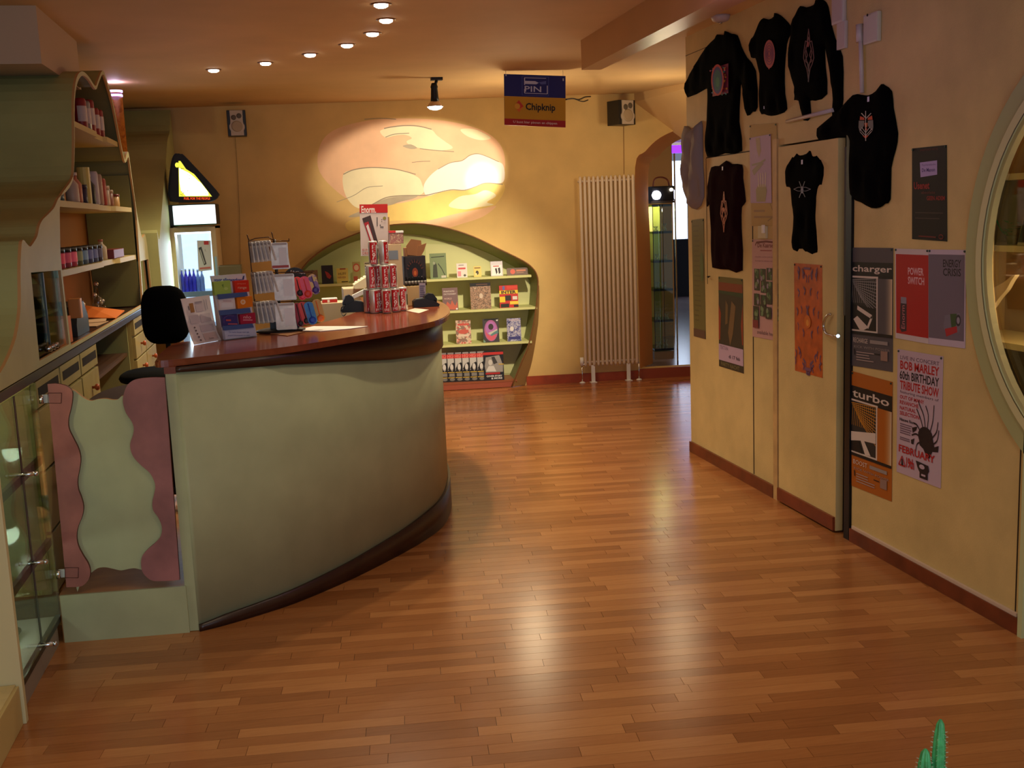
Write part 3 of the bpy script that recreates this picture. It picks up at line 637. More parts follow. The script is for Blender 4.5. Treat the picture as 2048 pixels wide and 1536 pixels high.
light('case_lamp', 'POINT', (-1.3, 4.1, 1.04), 3.0, (1, .84, .6), size=.04)
light('case_lamp', 'POINT', (-1.25, 3.9, .70), 1.4, (.85, .95, 1), size=.04)
light('case_lamp', 'POINT', (-1.25, 4.1, .38), 1.4, (.85, .95, 1), size=.04)
# low ledge that continues towards the camera
q = MB(); q.rbox((-1.59, 2.0, 0), (.60, 0, 0), (0, 1.722, 0), (0, 0, .14), .004, M((196, 172, 112), .5))
lg = q.build('display_ledge', None, label='low cream display ledge on the floor at the left edge', cat='ledge')
q = MB(); q.box(-1.58, -1.0, 2.01, 3.72, .14, .146, M((206, 184, 128), .3, noise=.12, scale=6)); q.build('ledge_top', None, lg)
# ================================================================ DRINKS FRIDGE
def FZ(px, py, y=9.42, off=0): return PY(px, py, y - off)
fx0, fx1 = FZ(352, 500).x, FZ(432, 500).x
fg = thing('drinks_fridge', 'tall glass-door drinks fridge with a glowing triangular sign on top', 'fridge', ((fx0 + fx1) / 2, 9.7, 0))
FRM = M((196, 176, 140), .4); ICE = M((205, 225, 240), .4)
xa, xb = fx0 - .035, fx1 + .01; zt_ = 1.655
q = MB(); q.box(xa, xa + .03, 9.42, 10.1, .05, zt_); q.box(xb - .03, xb, 9.42, 10.1, .05, zt_); q.box(xa, xb, 10.07, 10.1, .05, zt_); q.box(xa, xb, 9.42, 10.1, zt_ - .02, zt_); q.box(xa, xb, 9.42, 10.1, .05, .35)
for cx_ in (xa + .05, xb - .05): q.cyl((cx_, 9.5, 0), (cx_, 9.5, .06), .015, 8)
q.build('cabinet', FRM, fg)
q = MB(); q.box(xa + .03, xb - .03, 10.05, 10.065, .35, zt_ - .02); q.build('lit_back', EM((225, 240, 255), 1.0), fg)
for z in (1.10, .80, .55): q = MB(); q.box(xa + .03, xb - .03, 9.52, 10.04, z - .012, z); q.box(xa + .03, xb - .03, 9.51, 9.52, z - .035, z + .01); q.build('rack', M((190, 215, 235), .3), fg)
q = MB(); q.prism([[(xa + .002, .36), (xb - .002, .36), (xb - .002, zt_ - .005), (xa + .002, zt_ - .005)], [(xa + .035, .40), (xb - .04, .40), (xb - .04, zt_ - .045), (xa + .035, zt_ - .045)]], lambda x, z: Vector((x, 9.40, z)), (0, .018, 0), FRM); dr = q.build('door', None, fg)
q = MB(); q.box(xa + .036, xb - .041, 9.408, 9.412, .40, zt_ - .045); q.build('door_glass', GL((235, 245, 255), .08), dr)
q = MB(); q.box(xb - .026, xb - .008, 9.385, 9.40, .9, 1.4); q.build('door_pull', M((150, 190, 215), .3), dr)
q = MB(); q.box(xa + .04, xb - .05, 9.55, 9.57, zt_ - .06, zt_ - .03); q.build('tube_lamp', EM((235, 245, 255), 4), fg)
light('fridge_lamp', 'AREA', ((xa + xb) / 2, 9.62, zt_ - .05), 1.6, (.72, .86, 1), to=((xa + xb) / 2, 9.3, 1.0), rect=(.3, .06))
light('fridge_glow', 'AREA', ((xa + xb) / 2 - .02, 9.37, 1.3), 3.0, (.66, .84, 1), to=((xa + xb) / 2 - .3, 8.2, 1.2), rect=(.3, .5))
# curved light box
zb0, zb1 = FZ(400, 448).z, FZ(400, 410).z
q = MB(); pr = [Vector((fx0 + .0, 9.44)), Vector((fx0 + .04, 9.36)), Vector((fx0 + .15, 9.32)), Vector((fx1 - .12, 9.32)), Vector((fx1 - .03, 9.36)), Vector((fx1 + .02, 9.44))]
pr = cr(pr, 4); q.strip([V3(p, zb0) for p in pr], [V3(p, zb1) for p in pr], None, True); q.build('light_panel', EM((225, 240, 245), 1.3), fg)
q = MB(); q.box(xa - .01, fx1 + .02, 9.44, 10.0, zb0 - .005, zb1 + .01, BLACK); q.prism([[tuple(p) for p in pr]], lambda x, y: Vector((x, y, zb1)), (0, 0, .008), M((20, 60, 56), .4)); q.prism([[tuple(p) for p in pr]], lambda x, y: Vector((x, y, zb0 - .010)), (0, 0, .008), M((30, 100, 90), .4)); q.build('light_box', None, fg)
TR = [(352, 309), (362, 308), (372, 315), (432, 380), (436, 392), (428, 400), (410, 404), (352, 404), (342, 398), (340, 380), (345, 330)]
TRw = [tuple(p) for p in cr([(x, y) for x, y in TR], 4, True)]
q = MB(); q.poly3([FZ(x, y, 9.42, .12) for x, y in TRw], Vector((0, .10, 0)), BLACK); q.poly3([FZ(x - 4, y, 9.42, .02) for x, y in TRw], Vector((0, .12, 0)), BLACK); ts = q.build('sign_case', None, fg)
class FS:
    def __call__(s, u, v, off=0.0): return FZ(u, v, 9.42, .12 + off)
gy = EM((214, 214, 70), 1.1); gw = EM((250, 252, 240), 1.7); gk = M((40, 50, 10), .5)
it = [('p', gy, [(357, 322), (361, 322), (372, 338), (388, 348), (400, 362), (424, 393), (358, 393)]), ('p', gw, [(358, 336), (366, 340), (378, 346), (388, 354), (396, 362), (402, 366), (416, 384), (417, 391), (372, 392), (362, 382), (359, 364)]), ('e', gy, 354, 330, 4, 5)]
rs = random.Random(5)
for k in range(22):
    a = rs.random(); x0, y0 = 360 + 46 * a + rs.uniform(0, 5), 336 + 46 * a + rs.uniform(-3, 4)
    if k % 3 == 0: x0, y0 = 362 + rs.uniform(0, 20), 384 + rs.uniform(-10, 6)
    it.append(('l', gk, [(x0, y0), (x0 + rs.uniform(-2, 3), y0 + rs.uniform(0, 3)), (x0 + rs.uniform(0, 4), y0 + rs.uniform(1, 3))], .7))
it.append(('t', EM((225, 70, 20), .8), 'FUEL FOR THE PEOPLE', 368, 394.5, 420, 399.5, .03))
art(ts, FS(), it, name='glowing_picture')
# ================================================================ ARCHED MIRROR ALCOVE, RIGHT END OF THE BACK WALL
al = thing('mirror_alcove', 'arched alcove with an angled mirror-lined recess beside the radiator', 'alcove', tuple(fb(3.8, 0, -.1)))
ALs = [(x, z) for x, z in [tuple(p) for p in AL]] + [(4.6, 2.41)]
A0 = [fb(x, z, 0) for x, z in ALs]; A1 = [fb(x + .30, z - .03, -.52) for x, z in ALs]
q = MB(); q.strip(A0, A1, M((206, 140, 72), .9, spec=.05), True); q.build('reveal', None, al, recalc=False)
q = MB(); q.obox(fb(3.30, .0, .02), fb(4.62, 0, .02) - fb(3.30, 0, .02), nB * .12, (0, 0, .098), M((150, 72, 40), .35)); q.build('sill', None, al)
q = MB(); q.prism([[(3.28, 0), (4.7, 0), (4.7, 2.3), (3.28, 2.3)]][:1], lambda x, y: fb(x, .0, 0), (0, 0, 0.0)) if 0 else None
# mirror reflection built as a solid room: its floor, back wall and ceiling
q = MB(); q.obox(fb(3.35, 0, -.12), fb(9.5, 0, 0) - fb(3.35, 0, 0), nB * 11, (0, 0, .02), M((120, 110, 112), .18, noise=.1, scale=4)); q.build('trim_6', None, kind='structure')
q = MB(); xw = BK(1347, 560, -3.2).x; q.obox(fb(3.0, .02, -3.2), fb(xw, 0, 0) - fb(3.0, 0, 0), nB * .05, (0, 0, 2.7), M((196, 146, 84), .7)); q.build('trim_7', None, kind='structure')
q = MB(); q.obox(fb(5.0, .02, -9.2), fb(9.4, 0, 0) - fb(5.0, 0, 0), nB * .05, (0, 0, 1.05), BLACK)
q.build('window_sill', M((16, 16, 20), .4), label='dark panelled partition below the bright window seen past the alcove', cat='partition')
q = MB(); q.obox(fb(5.4, 1.08, -9.2), fb(9.3, 0, 0) - fb(5.4, 0, 0), nB * .05, (0, 0, 1.40), EM((215, 232, 255), 2.6)); wn = q.build('mirrored_window', None, kind='structure')  # street window reflected in the mirror, built as a glowing pane
for k in range(3): q = MB(); q.obox(fb(6.45 + k * .75, 1.08, -9.17), (.09, 0, 0), nB * .03, (0, 0, 1.4), M((60, 60, 64), .5)); q.build('mullion', None, wn)
q = MB(); q.obox(fb(6.2, 2.56, -8.0), fb(7.6, 0, 0) - fb(6.2, 0, 0), nB * .04, (0, 0, .13), EM((110, 40, 255), 2.6)); q.build('violet_tube', None, label='glowing violet strip lamp above the bright far window', cat='lamp')
q = MB(); q.obox(fb(3.0, 2.74, -.12), fb(9.5, 0, 0) - fb(3.0, 0, 0), nB * 11, (0, 0, .03), CEIL); q.build('trim_8', None, kind='structure')
q = MB(); q.obox(fb(4.9, .0, 3.4), fb(5.0, 0, 0) - fb(4.9, 0, 0), nB * 3.3, (0, 0, 2.73), WALL); q.build('wall_far_right', None, kind='structure')
mg = MB(); mg.obox(PP(1352, 560, fb(3.6, 0, -.25), BN) * 1 + Vector((0, 0, -.86)), (.012, 0, 0), nB * .02, (0, 0, 2.1), M((190, 200, 210), .1, metal=1)); mg.build('mirror_edge', None, al)
# glass vitrine reflected in the mirror, built as a solid in the recess
def VB(px, py, off=-.62): return BK(px, py, off)
vt = thing('display_cabinet', 'narrow lit glass display cabinet with glassware mirrored in the arched alcove', 'display cabinet', tuple(fb(3.75, .09, -.75)))
xA, xB = VB(1306, 560).x, VB(1345, 560).x; yA = lambda x, o: yb(x) + o
def vbox(z0, z1, o0, o1, a, b, m, nm, mb=None):
    q = mb or MB(); q.obox(fb(a, z0, -o0), fb(b, 0, 0) - fb(a, 0, 0), nB * (o1 - o0), (0, 0, z1 - z0), m)
    if nm: q.build(nm, None, vt)
    return q
vz = [VB(1325, y).z for y in (697, 640, 578, 521, 463, 409)]
vbox(.092, vz[0] - .03, .62, .98, xA, xB, M((150, 128, 96), .5), 'base')
vbox(vz[0], vz[5], .975, .98, xA, xB, M((206, 200, 120), .6), 'back_panel')
for z in vz: vbox(z - .018, z, .62, .97, xA, xB, GL((200, 220, 190), .25), 'shelf', vbox(z - .02, z + .004, .612, .62, xA, xB, BKE, None))
for a in (xA, (xA + xB) / 2): vbox(vz[0], vz[5], .606, .611, a + .003, a + (xB - xA) / 2 - .003, GL((215, 228, 190), .2), 'glass_door', vbox(vz[0], vz[5], .602, .606, a, a + .006, BKE, None))
light('vitrine_lamp', 'POINT', tuple(fb((xA + xB) / 2, vz[5] - .06, -.75)), 6.0, (1, .86, .6), size=.02)
rs = random.Random(9)
for k, z in enumerate(vz[:-1]):
    for i in range(2):
        c = fb(xA + .06 + i * .11 + rs.uniform(0, .02), z, -.70 - .08 * i); h = .05 + .03 * rs.random()
        q = MB(); q.lathe(c, (0, 0, 1), [(.02, 0), (.022, h * .3), (.008, h * .5), (.026, h)], 12, GL((240, 245, 235), .5))
        q.build('glass_ornament', None, label=['left', 'right'][i] + ' small glass ornament on the %s shelf of the alcove display cabinet' % ['lowest', 'second', 'third', 'fourth', 'top'][k], cat='ornament', group='glass ornaments on the %s cabinet shelf' % ['lowest', 'second', 'third', 'fourth', 'top'][k])
light('alcove_fill', 'POINT', tuple(fb(3.62, 2.25, -.30)), 5.0, (1, .74, .42), size=.04)  # added warm fill to offset the bluish reveal, not a fitting
light('alcove_fill', 'POINT', tuple(fb(3.95, 1.9, -1.6)), 6.0, (1, .74, .42), size=.05)  # second added fill, warms the space behind the arch
# stage lamp on top of the vitrine
c = VB(1322, 384); sl = thing('stage_lamp', 'small black stage spotlight with a yoke above the alcove display cabinet', 'lamp', tuple(c - Vector((0, 0, .10))))
q = MB(); q.rbox(c + Vector((-.09, .02, -.09)), (.24, 0, 0), (0, .22, 0), (0, 0, .15), .01, BLACK); q.build('housing', None, sl)
q = MB(); q.cyl(c + Vector((-.045, .0, -.03)), c + Vector((-.045, .03, -.03)), .045, 18, EM((230, 230, 255), 14)); q.build('lens', None, sl)
q = MB(); q.tube(cr([c + Vector((-.07, .05, .04)), c + Vector((-.05, .05, .13)), c + Vector((.02, .05, .15)), c + Vector((.09, .05, .12)), c + Vector((.11, .05, .04))], 5), .008, 8, M((120, 60, 40), .4)); q.build('yoke', None, sl)
q = MB(); q.cyl(c + Vector((.115, .0, .02)), c + Vector((.115, .02, .02)), .016, 12, EM((255, 235, 200), 8)); q.build('indicator', None, sl)
q = MB(); q.obox(c + Vector((-.10, .02, -.112)), (.26, 0, 0), (0, .2, 0), (0, 0, .022), M((60, 50, 40), .5)); q.build('foot', None, sl)

# ================================================================ ROUND SHOWCASE IN THE RIGHT-HAND WALL
rs_ = thing('round_showcase', 'round wall showcase with a pale green rim at the right edge', 'showcase', (RX + .1, OC[0], OC[1] - OR))
def ringp(r0, r1, x0, th, nm, m, me=None):
    q = MB(); q.prism([loopc(*OC, r1, 72), loopc(*OC, r0, 72)], lambda y, z: Vector((x0, y, z)), (th, 0, 0), m, me); return q.build(nm, None, rs_)
ringp(OR - .085, OR, RX - .02, .0195, 'outer_rim', M((172, 172, 122), .5))
ringp(OR - .118, OR - .083, RX - .034, .035, 'inner_rim', M((206, 198, 150), .45))
ringp(OR - .136, OR - .117, RX - .024, .025, 'glazing_frame', M((190, 178, 128), .4))
ringp(OR - .1215, OR - .1175, RX - .0345, .0012, 'seal', M((90, 84, 56), .5))
NT = M((170, 134, 82), .7); rI = OR - .14
q = MB(); q.box(RX + .11, RX + .40, 4.08, 4.10, .50, 2.30, NT); q.box(RX + .11, RX + .40, 1.90, 1.92, .50, 2.30, NT); q.box(RX + .11, RX + .40, 1.92, 4.08, .50, .52, NT); q.box(RX + .11, RX + .40, 1.92, 4.08, 2.28, 2.30, NT); q.build('inner_case', None, rs_)
q = MB(); q.box(RX + .385, RX + .40, 1.92, 4.08, .52, 2.28, NT); q.build('back_panel', None, rs_)
SHZ = [PX(2040, py, RX + .12).z for py in (346, 492, 690)]
for z in SHZ:
    q = MB(); q.box(RX + .12, RX + .385, 1.92, 4.08, z - .024, z, M((216, 204, 158), .45)); q.build('shelf', None, rs_)
q = MB(); q.prism([loopc(*OC, OR - .137, 64)], lambda y, z: Vector((RX + .01, y, z)), (.005, 0, 0), GL((244, 240, 228), .06, .02, .10)); q.build('glass', None, rs_)
light('showcase_lamp', 'POINT', (RX + .25, 3.3, 1.95), 2.2, (1, .74, .42), size=.03)
light('showcase_lamp', 'POINT', (RX + .2, 3.5, 1.30), 1.3, (1, .74, .42), size=.03)
q = MB(); q.box(RX - .02, RX + .0, 3.375, 3.40, 0, .84, M((196, 200, 150), .45)); q.build('trim_9', None, kind='structure')

# ================================================================ RADIATOR
rd = thing('radiator', 'tall white tubular column radiator on the back wall beside the alcove', 'radiator', tuple(fb(3.02, .0, .07)))
WR = M((222, 204, 178), .4); n = 13; xa_, xb_ = BK(1166, 550, .07).x, BK(1270, 550, .07).x
for i in range(n):
    x = xa_ + (xb_ - xa_) * i / (n - 1); q = MB()
    q.tube([fb(x, .16, .07), fb(x, .18, .07), fb(x, 1.955, .07), fb(x, 1.975, .07)], [.009, .0145, .0145, .009], 10); q.build('column', WR, rd)
for z in (.20, 1.93): q = MB(); q.tube([fb(xa_ - .02, z, .055), fb(xb_ + .02, z, .055)], .012, 8); q.build('header', WR, rd)
for px in (1185, 1256): x = BK(px, 700, .07).x; q = MB(); q.obox(fb(x - .018, 0, .08), (.036, 0, 0), (0, .014, 0), (0, 0, .17)); q.box(x - .03, x + .03, fb(x, 0, .10).y, fb(x, 0, .04).y, 0, .006); q.build('foot', WHITE, rd)
for px, k in ((1163, 1), (1277, 0)):
    x = BK(px, 700, .07).x; q = MB(); q.cyl(fb(x, 0, .07), fb(x, .17, .07), .006, 8, CHROME); q.lathe(fb(x, 0, .07), (0, 0, 1), [(.028, 0), (.028, .006), (.012, .014)], 16, WHITE)
    q.cyl(fb(x, .17, .07), fb(xa_ if k else xb_, .19, .07), .007, 8, CHROME)
    if k: q.cyl(fb(x, .17, .07), fb(x, .25, .07), .018, 12, WHITE)
    q.build('valve', None, rd)
# ================================================================ THINGS ON THE COUNTER
CT = 1.1305
def at_y(px, py, y): return PY(px, py, y).x
# cans
CANR = M((196, 30, 34), .35); CANS = M((206, 202, 196), .3, metal=.35); CANG = M((60, 92, 50), .35, metal=.3)
pos = [(773, 6.03, 0, 'front middle'), (748, 6.08, 0, 'front left'), (760, 6.128, 0, 'rear, second from left'), (736, 6.15, 0, 'rear far left'), (791, 6.09, 0, 'front right'), (806, 6.14, 0, 'rear far right'),
       (744, 6.10, 1, 'left'), (757.5, 6.155, 1, 'rear, second from left'), (772, 6.06, 1, 'front, third from left'), (787, 6.12, 1, 'right'), (752, 6.10, 2, 'left'), (772, 6.09, 2, 'right')]
LV = ['bottom row', 'middle row', 'top row']
for k, (px, y, l, w_) in enumerate(pos):
    x = at_y(px, 600, y); z = CT + l * .1345; c = Vector((x, y, z))
    t = thing('drink_can', 'slim red and silver energy drink can, %s of the pyramid, %s' % (LV[l], w_), 'can', tuple(c), 'pyramid of slim drink cans on the counter')
    q = MB(); q.lathe(c, (0, 0, 1), [(.021, 0), (.0262, .006), (.0265, .122), (.0225, .131), (.0215, .134), (.019, .132)], 22, CANS); q.build('can_body', None, t)
    a = math.pi * 1.5 + .45 + rr.uniform(-.3, .3) + (.5 if k in (1, 11) else 0)
    art(t, Cyl(c, .0266, .134, a - 1.1, a + 1.5), [('r', CANR, .0, .06, .50, .94), ('t', (244, 238, 232), 'Enorm.', .08, .10, .44, .92, .03, 1), ('r', CANG, .66, .3, .80, .75), ('r', CANR, .50, .06, .66, .16)], base=.0002, name='printed_band')
# price card behind the cans
def stand_quad(L, y, th, name, label, cat, m, group=None, parent=None, dy=0.0):
    P_ = [PY(a, b, y + (dy if i < 2 else 0)) for i, (a, b) in enumerate(L)]; q = MB(); q.poly3(P_, Vector((0, th, 0)), m)
    o = q.build(name, None, parent, label=label, cat=cat, group=group); return o, Surf(*P_)
o, s_ = stand_quad([(719, 409), (775, 408), (777, 512), (722, 512)], 6.26, .006, 'price_card', 'tall white and red price card standing behind the can pyramid', 'sign', M((216, 196, 188), .4))
art(o, s_, [('r', (196, 34, 30), 0, 0, 1, .165), ('t', (240, 228, 220), 'Enorm.', .06, .03, .58, .17, .02), ('p', (72, 52, 52), [(.08, .27), (.38, .21), (.66, .80), (.40, .82)]), ('p', (176, 40, 48), [(.14, .36), (.30, .33), (.52, .78), (.38, .80)]), ('l', (230, 220, 220), [(.25, .40), (.46, .76)], .08),
            ('t', (60, 50, 50), '1.', .60, .25, .74, .42), ('t', (60, 50, 50), ':', .76, .29, .80, .34), ('e', (150, 140, 60), .88, .27, .06, .03), ('r', (90, 80, 80), .72, .43, .84, .45), ('t', (190, 90, 80), 'ENERGY', .06, .86, .9, .90), ('t', (190, 70, 60), 'DRINK', .06, .92, .42, .97)])
q = MB(); p_ = PY(748, 500, 6.28); q.box(p_.x - .012, p_.x + .012, 6.268, 6.30, CT, p_.z + .05); q.build('card_prop', M((120, 90, 60), .6), o)
# papers
def sheet(pts, label, m, z=CT, th=.002, nm='paper_sheet', cat='paper', group=None):
    q = MB(); q.poly3([PZ(x, y, z + .0005) for x, y in pts], Vector((0, 0, th)), m); return q.build(nm, None, None, label=label, cat=cat, group=group)
s1 = sheet([(588, 661), (628, 653), (736, 653), (700, 658), (640, 663)], 'white paper sheets lying on the counter in front of the cans', WHITE)
sheet([(540, 668), (566, 661), (610, 664), (575, 672)], 'brown paper lying beside the accessory rack on the counter', M((170, 120, 74), .6))
sheet([(812, 622), (830, 617), (858, 620), (838, 627)], 'small receipt lying beside the grey payment terminal', M((224, 206, 186), .5))
# leaflet
def PV(px, py, P0, n): return PP(px, py, P0, n)
b0, b1 = PZ(389, 690, CT), PZ(443, 680, CT); e_ = b1 - b0; nl = Vector((e_.y, -e_.x, 0)).normalized()
b2 = b0 + Vector((0, 0, 0)); W_ = MB(); rows_ = []
for i in range(7):
    t_ = i / 6; lx, rx_ = 389 + (362 - 389) * t_ ** .8, 443 + (419 - 443) * t_ ** .62; yy0, yy1 = 690 + (598 - 690) * t_, 680 + (590 - 680) * t_
    off = .05 * (1 - (1 - t_) ** 2); rows_.append((PP(lx, yy0, b0 - nl * off, nl), PP(rx_, yy1, b0 - nl * off, nl)))
vs = [p for r_ in rows_ for p in r_]; W_.add(vs, [(2 * i, 2 * i + 1, 2 * i + 3, 2 * i + 2) for i in range(6)], None, True); W_.add([p - nl * .003 for p in vs], [(2 * i + 1, 2 * i, 2 * i + 2, 2 * i + 3) for i in range(6)], None, True)
lf = W_.build('leaflet', M((226, 208, 204), .5), None, label='white printed leaflet standing at the left end of the counter', cat='leaflet', recalc=False)
class Row:
    def __call__(s, u, v, off=0.0):
        f = (1 - v) * 6; i = min(5, max(0, int(f))); k = f - i; a = rows_[i][0].lerp(rows_[i + 1][0], k); b = rows_[i][1].lerp(rows_[i + 1][1], k); return a.lerp(b, u) + nl * off
TX = (168, 152, 158)
it = [('r', (160, 110, 60), .22, .12, .36, .32), ('r', TX, .42, .10, .68, .14), ('r', (196, 178, 180), .42, .16, .68, .32), ('r', TX, .74, .08, .76, .32), ('r', TX, .82, .08, .84, .30), ('r', (200, 182, 184), .12, .38, .44, .56), ('r', (200, 182, 184), .5, .38, .88, .56), ('r', (200, 182, 184), .40, .62, .9, .76), ('r', (206, 178, 172), .42, .80, .92, .95), ('t', (90, 60, 60), 'Stickerbank', .50, .835, .86, .875), ('t', (80, 55, 55), 'Dealer', .58, .90, .76, .935)]
for k in range(5): it.append(('e', (110, 90, 90), .2 + .015 * k, .64 + .07 * k, .03, .018))
art(lf, Row(), it + [('r', (90, 80, 80), .14, .17, .17, .26)], base=.001)
# card display rack
P0 = PZ(449, 680, CT); P1 = PZ(514, 672, CT); nn = (P1 - P0); nn = Vector((nn.y, -nn.x, 0)).normalized()
def CD(px, py, off=0.0):
    return PP(px, py, P0 + nn * off, nn)
rk = thing('card_rack', 'white cardboard counter rack with blue bands holding six card packs', 'display rack', tuple(P0.lerp(P1, .5)))
BW = M((214, 206, 206), .5); BL_ = M((66, 88, 140), .45)
q = MB(); L = [CD(421, 552), CD(491, 547), CD(514, 672), CD(449, 680)]; lean = -nn * .0
q.poly3(L, -nn * .006, BW); q.poly3([CD(421, 552, -.006), CD(449, 680, -.006), CD(449, 680, -.006) - nn * .06], (CD(491, 547) - CD(421, 552)).normalized() * .004, M((190, 170, 160), .6)); q.poly3([CD(491, 547, -.006), CD(514, 672, -.006), CD(514, 672, -.006) - nn * .06], (CD(421, 552) - CD(491, 547)).normalized() * .004, M((190, 170, 160), .6))
q.build('board', None, rk)
for a, b, c, d in (((436, 589), (494, 584), (496, 592), (438, 599)), ((439, 621), (500, 616), (502, 625), (441, 631)), ((446, 652), (505, 647), (508, 655), (448, 661))):
    q = MB(); q.poly3([CD(*a, .030), CD(*b, .030), CD(*c, .030), CD(*d, .030)], -nn * .0085, BL_); q.build('ledge_strip', None, rk)
q = MB(); q.poly3([CD(449, 661, .022), CD(509, 655, .022), CD(513, 671, .022), CD(451, 679, .022)], -nn * .0215, M((190, 190, 212), .5)); fp = q.build('front_flap', None, rk)
class SB:
    def __call__(s, u, v, off=0.0): return CD(u, v, off)
art(rk, SB(), [('t', (70, 80, 150), 'voor alleswerken', 428, 556, 484, 563, .03), ('p', (60, 70, 120), [(486, 552), (489, 551), (488, 559), (484, 560)])], base=.001)
art(rk, SB(), [('t', (110, 110, 160), 'De beste keuze voor uw', 458, 662, 498, 666), ('t', (110, 110, 160), 'prepaid abonnement en saldo', 456, 669, 500, 673)], base=.0228, name='flap_print', tname='flap_lettering')
CP = [((427, 564), (460, 561), (463, 586), (430, 591), (164, 190, 84), 'lime green', [('p', (110, 140, 60), [(443, 570), (447, 568), (447, 576)]), ('e', (190, 210, 110), 452, 577, 4, 3)]),
      ((468, 562), (497, 560), (499, 583), (471, 587), (214, 44, 24), 'bright red', [('t', (236, 150, 120), 'prepaid', 475, 566, 491, 569), ('t', (236, 190, 160), 'range', 476, 574, 493, 579)]),
      ((437, 598), (469, 595), (471, 617), (441, 622), (224, 206, 202), 'white and pale pink', [('r', (196, 160, 160), 446, 601, 463, 603), ('r', (230, 220, 218), 443, 606, 466, 615)]),
      ((473, 595), (504, 592), (506, 613), (476, 618), (224, 118, 24), 'orange', [('e', (240, 206, 170), 486, 604, 5, 5), ('e', (236, 160, 90), 486, 604, 3, 3)]),
      ((444, 631), (474, 628), (477, 650), (447, 655), (56, 48, 110), 'dark blue', [('r', (196, 80, 70), 452, 639, 462, 642), ('r', (200, 90, 90), 456, 647, 475, 649), ('l', (120, 90, 140), [(448, 646), (448, 636), (456, 631), (468, 632)], .8)]),
      ((479, 629), (510, 625), (512, 646), (482, 651), (168, 30, 62), 'magenta', [('t', (236, 190, 190), 'nlo', 487, 631, 502, 637), ('r', (220, 140, 150), 486, 639, 505, 641)])]
for a, b, c, d, col, nm, ar in CP:
    q = MB(); q.poly3([CD(*a, .020), CD(*b, .020), CD(*c, .020), CD(*d, .020)], -nn * .018, M(col, .35)); o = q.build('card_pack', None, None, label='%s card pack in the white counter rack' % nm, cat='card pack', group='card packs in the counter rack')
    art(o, SB(), ar, base=.0204)
# accessory spinner
sc_ = PZ(562, 662, CT); SPY = sc_.y
sp = thing('accessory_rack', 'black wire accessory rack with hanging packets on the counter', 'display rack', tuple(sc_))
q = MB(); q.lathe(sc_, (0, 0, 1), [(.12, 0), (.12, .006), (.10, .012), (.02, .014)], 28, BLACK); q.build('base', None, sp)
q = MB(); zt1 = PY(562, 478, SPY).z; q.cyl(sc_, (sc_.x, SPY, zt1), .008, 10, BLACK); q.box(sc_.x - .05, sc_.x + .09, SPY - .02, SPY + .02, CT + .014, CT + .10, BLACK); q.build('pole', None, sp)
HK = M((70, 40, 24), .4, metal=.5)
for px0, y0, px1, y1 in ((494, 469, 498, 482), (543, 464, 547, 482)):
    q = MB(); q.tube([PY(px0, y0, SPY - .02), PY(px0 + 2, y0 + 7, SPY - .02), PY(px1, y1, SPY - .02)], .0025, 6); q.build('wire_hook', HK, sp)
q = MB(); a_ = PY(497, 482, SPY - .02); q.tube([a_, PY(503, 540, SPY - .02), PY(509, 606, SPY - .02), PY(511, 640, SPY - .02)], .0025, 6); q.tube([PY(497, 482, SPY - .02), PY(510, 477, SPY), PY(537, 474, SPY), PY(548, 482, SPY)], .0025, 6); q.build('side_wire', HK, sp)
for zpy in (482, 545, 603):
    dz = (zpy - 482) / 120 * 12
    for pxa, pxb in ((498 + dz, 545 + dz), (540 + dz, 578 + dz), (580, 625)):
        if pxa == 580 and zpy == 482: continue
        a_, b_ = PY(562, zpy, SPY), PY(pxa if pxa < 540 else pxb, zpy, SPY - .05)
        q = MB(); q.tube([a_, b_, b_ + Vector((0, 0, .012))], .0022, 6); q.build('peg', HK, sp)
def packet(px, py, pw, ph, y, yaw, tilt, m, label, group, items=(), th=.005, foot=None, nm='packet', cat='packet'):
    c = PY(px + pw / 2, py, y); w_ = pw / F * y * 1.0 if yaw == 0 else pw; h_ = ph / F * y
    u_ = Vector((math.cos(yaw), math.sin(yaw), 0)); d_ = Vector((math.sin(tilt), 0, -math.cos(tilt))); n_ = u_.cross(-d_).normalized()
    if yaw != 0: w_ = pw
    tl = c - u_ * (w_ / 2); Q = [tl, tl + u_ * w_, tl + u_ * w_ + d_ * h_, tl + d_ * h_]; q = MB()
    q.poly3([Q[0] + u_ * .004, Q[1] - u_ * .004, Q[1] + d_ * .006, Q[2] - d_ * .004, Q[2] - u_ * .004, Q[3] + u_ * .004, Q[3] - d_ * .004, Q[0] + d_ * .006], -n_ * th, m)
    o = q.build(nm, None, None, label=label, cat=cat, group=group)
    s_ = Surf(*Q)
    if items: art(o, s_ if s_.n.dot(n_) > 0 else s_, list(items), base=.0008)
    return o
PK = M((230, 222, 214), .3, noise=.08, scale=30); PKC = M((230, 220, 208), .22, noise=.1, scale=24)
for lv, (y0, h, n_, x0, dx) in enumerate(((484, 40, 6, 499, 6.6), (545, 42, 6, 504, 6.4), (604, 43, 6, 508, 7.4))):
    for k in range(n_):
        x = x0 + dx * k; yy = SPY - .03 - .012 * k
        packet(x, y0 - k * .6, .05, h, yy, -1.18 + .08 * k, .06 + .035 * k, PK, '%s thin silvery packet from the left on the %s left peg of the accessory rack' % (['first', 'second', 'third', 'fourth', 'fifth', 'sixth'][k], ['top', 'middle', 'bottom'][lv]), 'silvery packets on the left pegs, %s level' % ['top', 'middle', 'bottom'][lv],
               [('r', (170, 160, 158), .1, .1, .9, .2), ('r', (150, 96, 60) if k == n_ - 1 and lv == 0 else (196, 190, 196), .25, .3, .75, .9)])
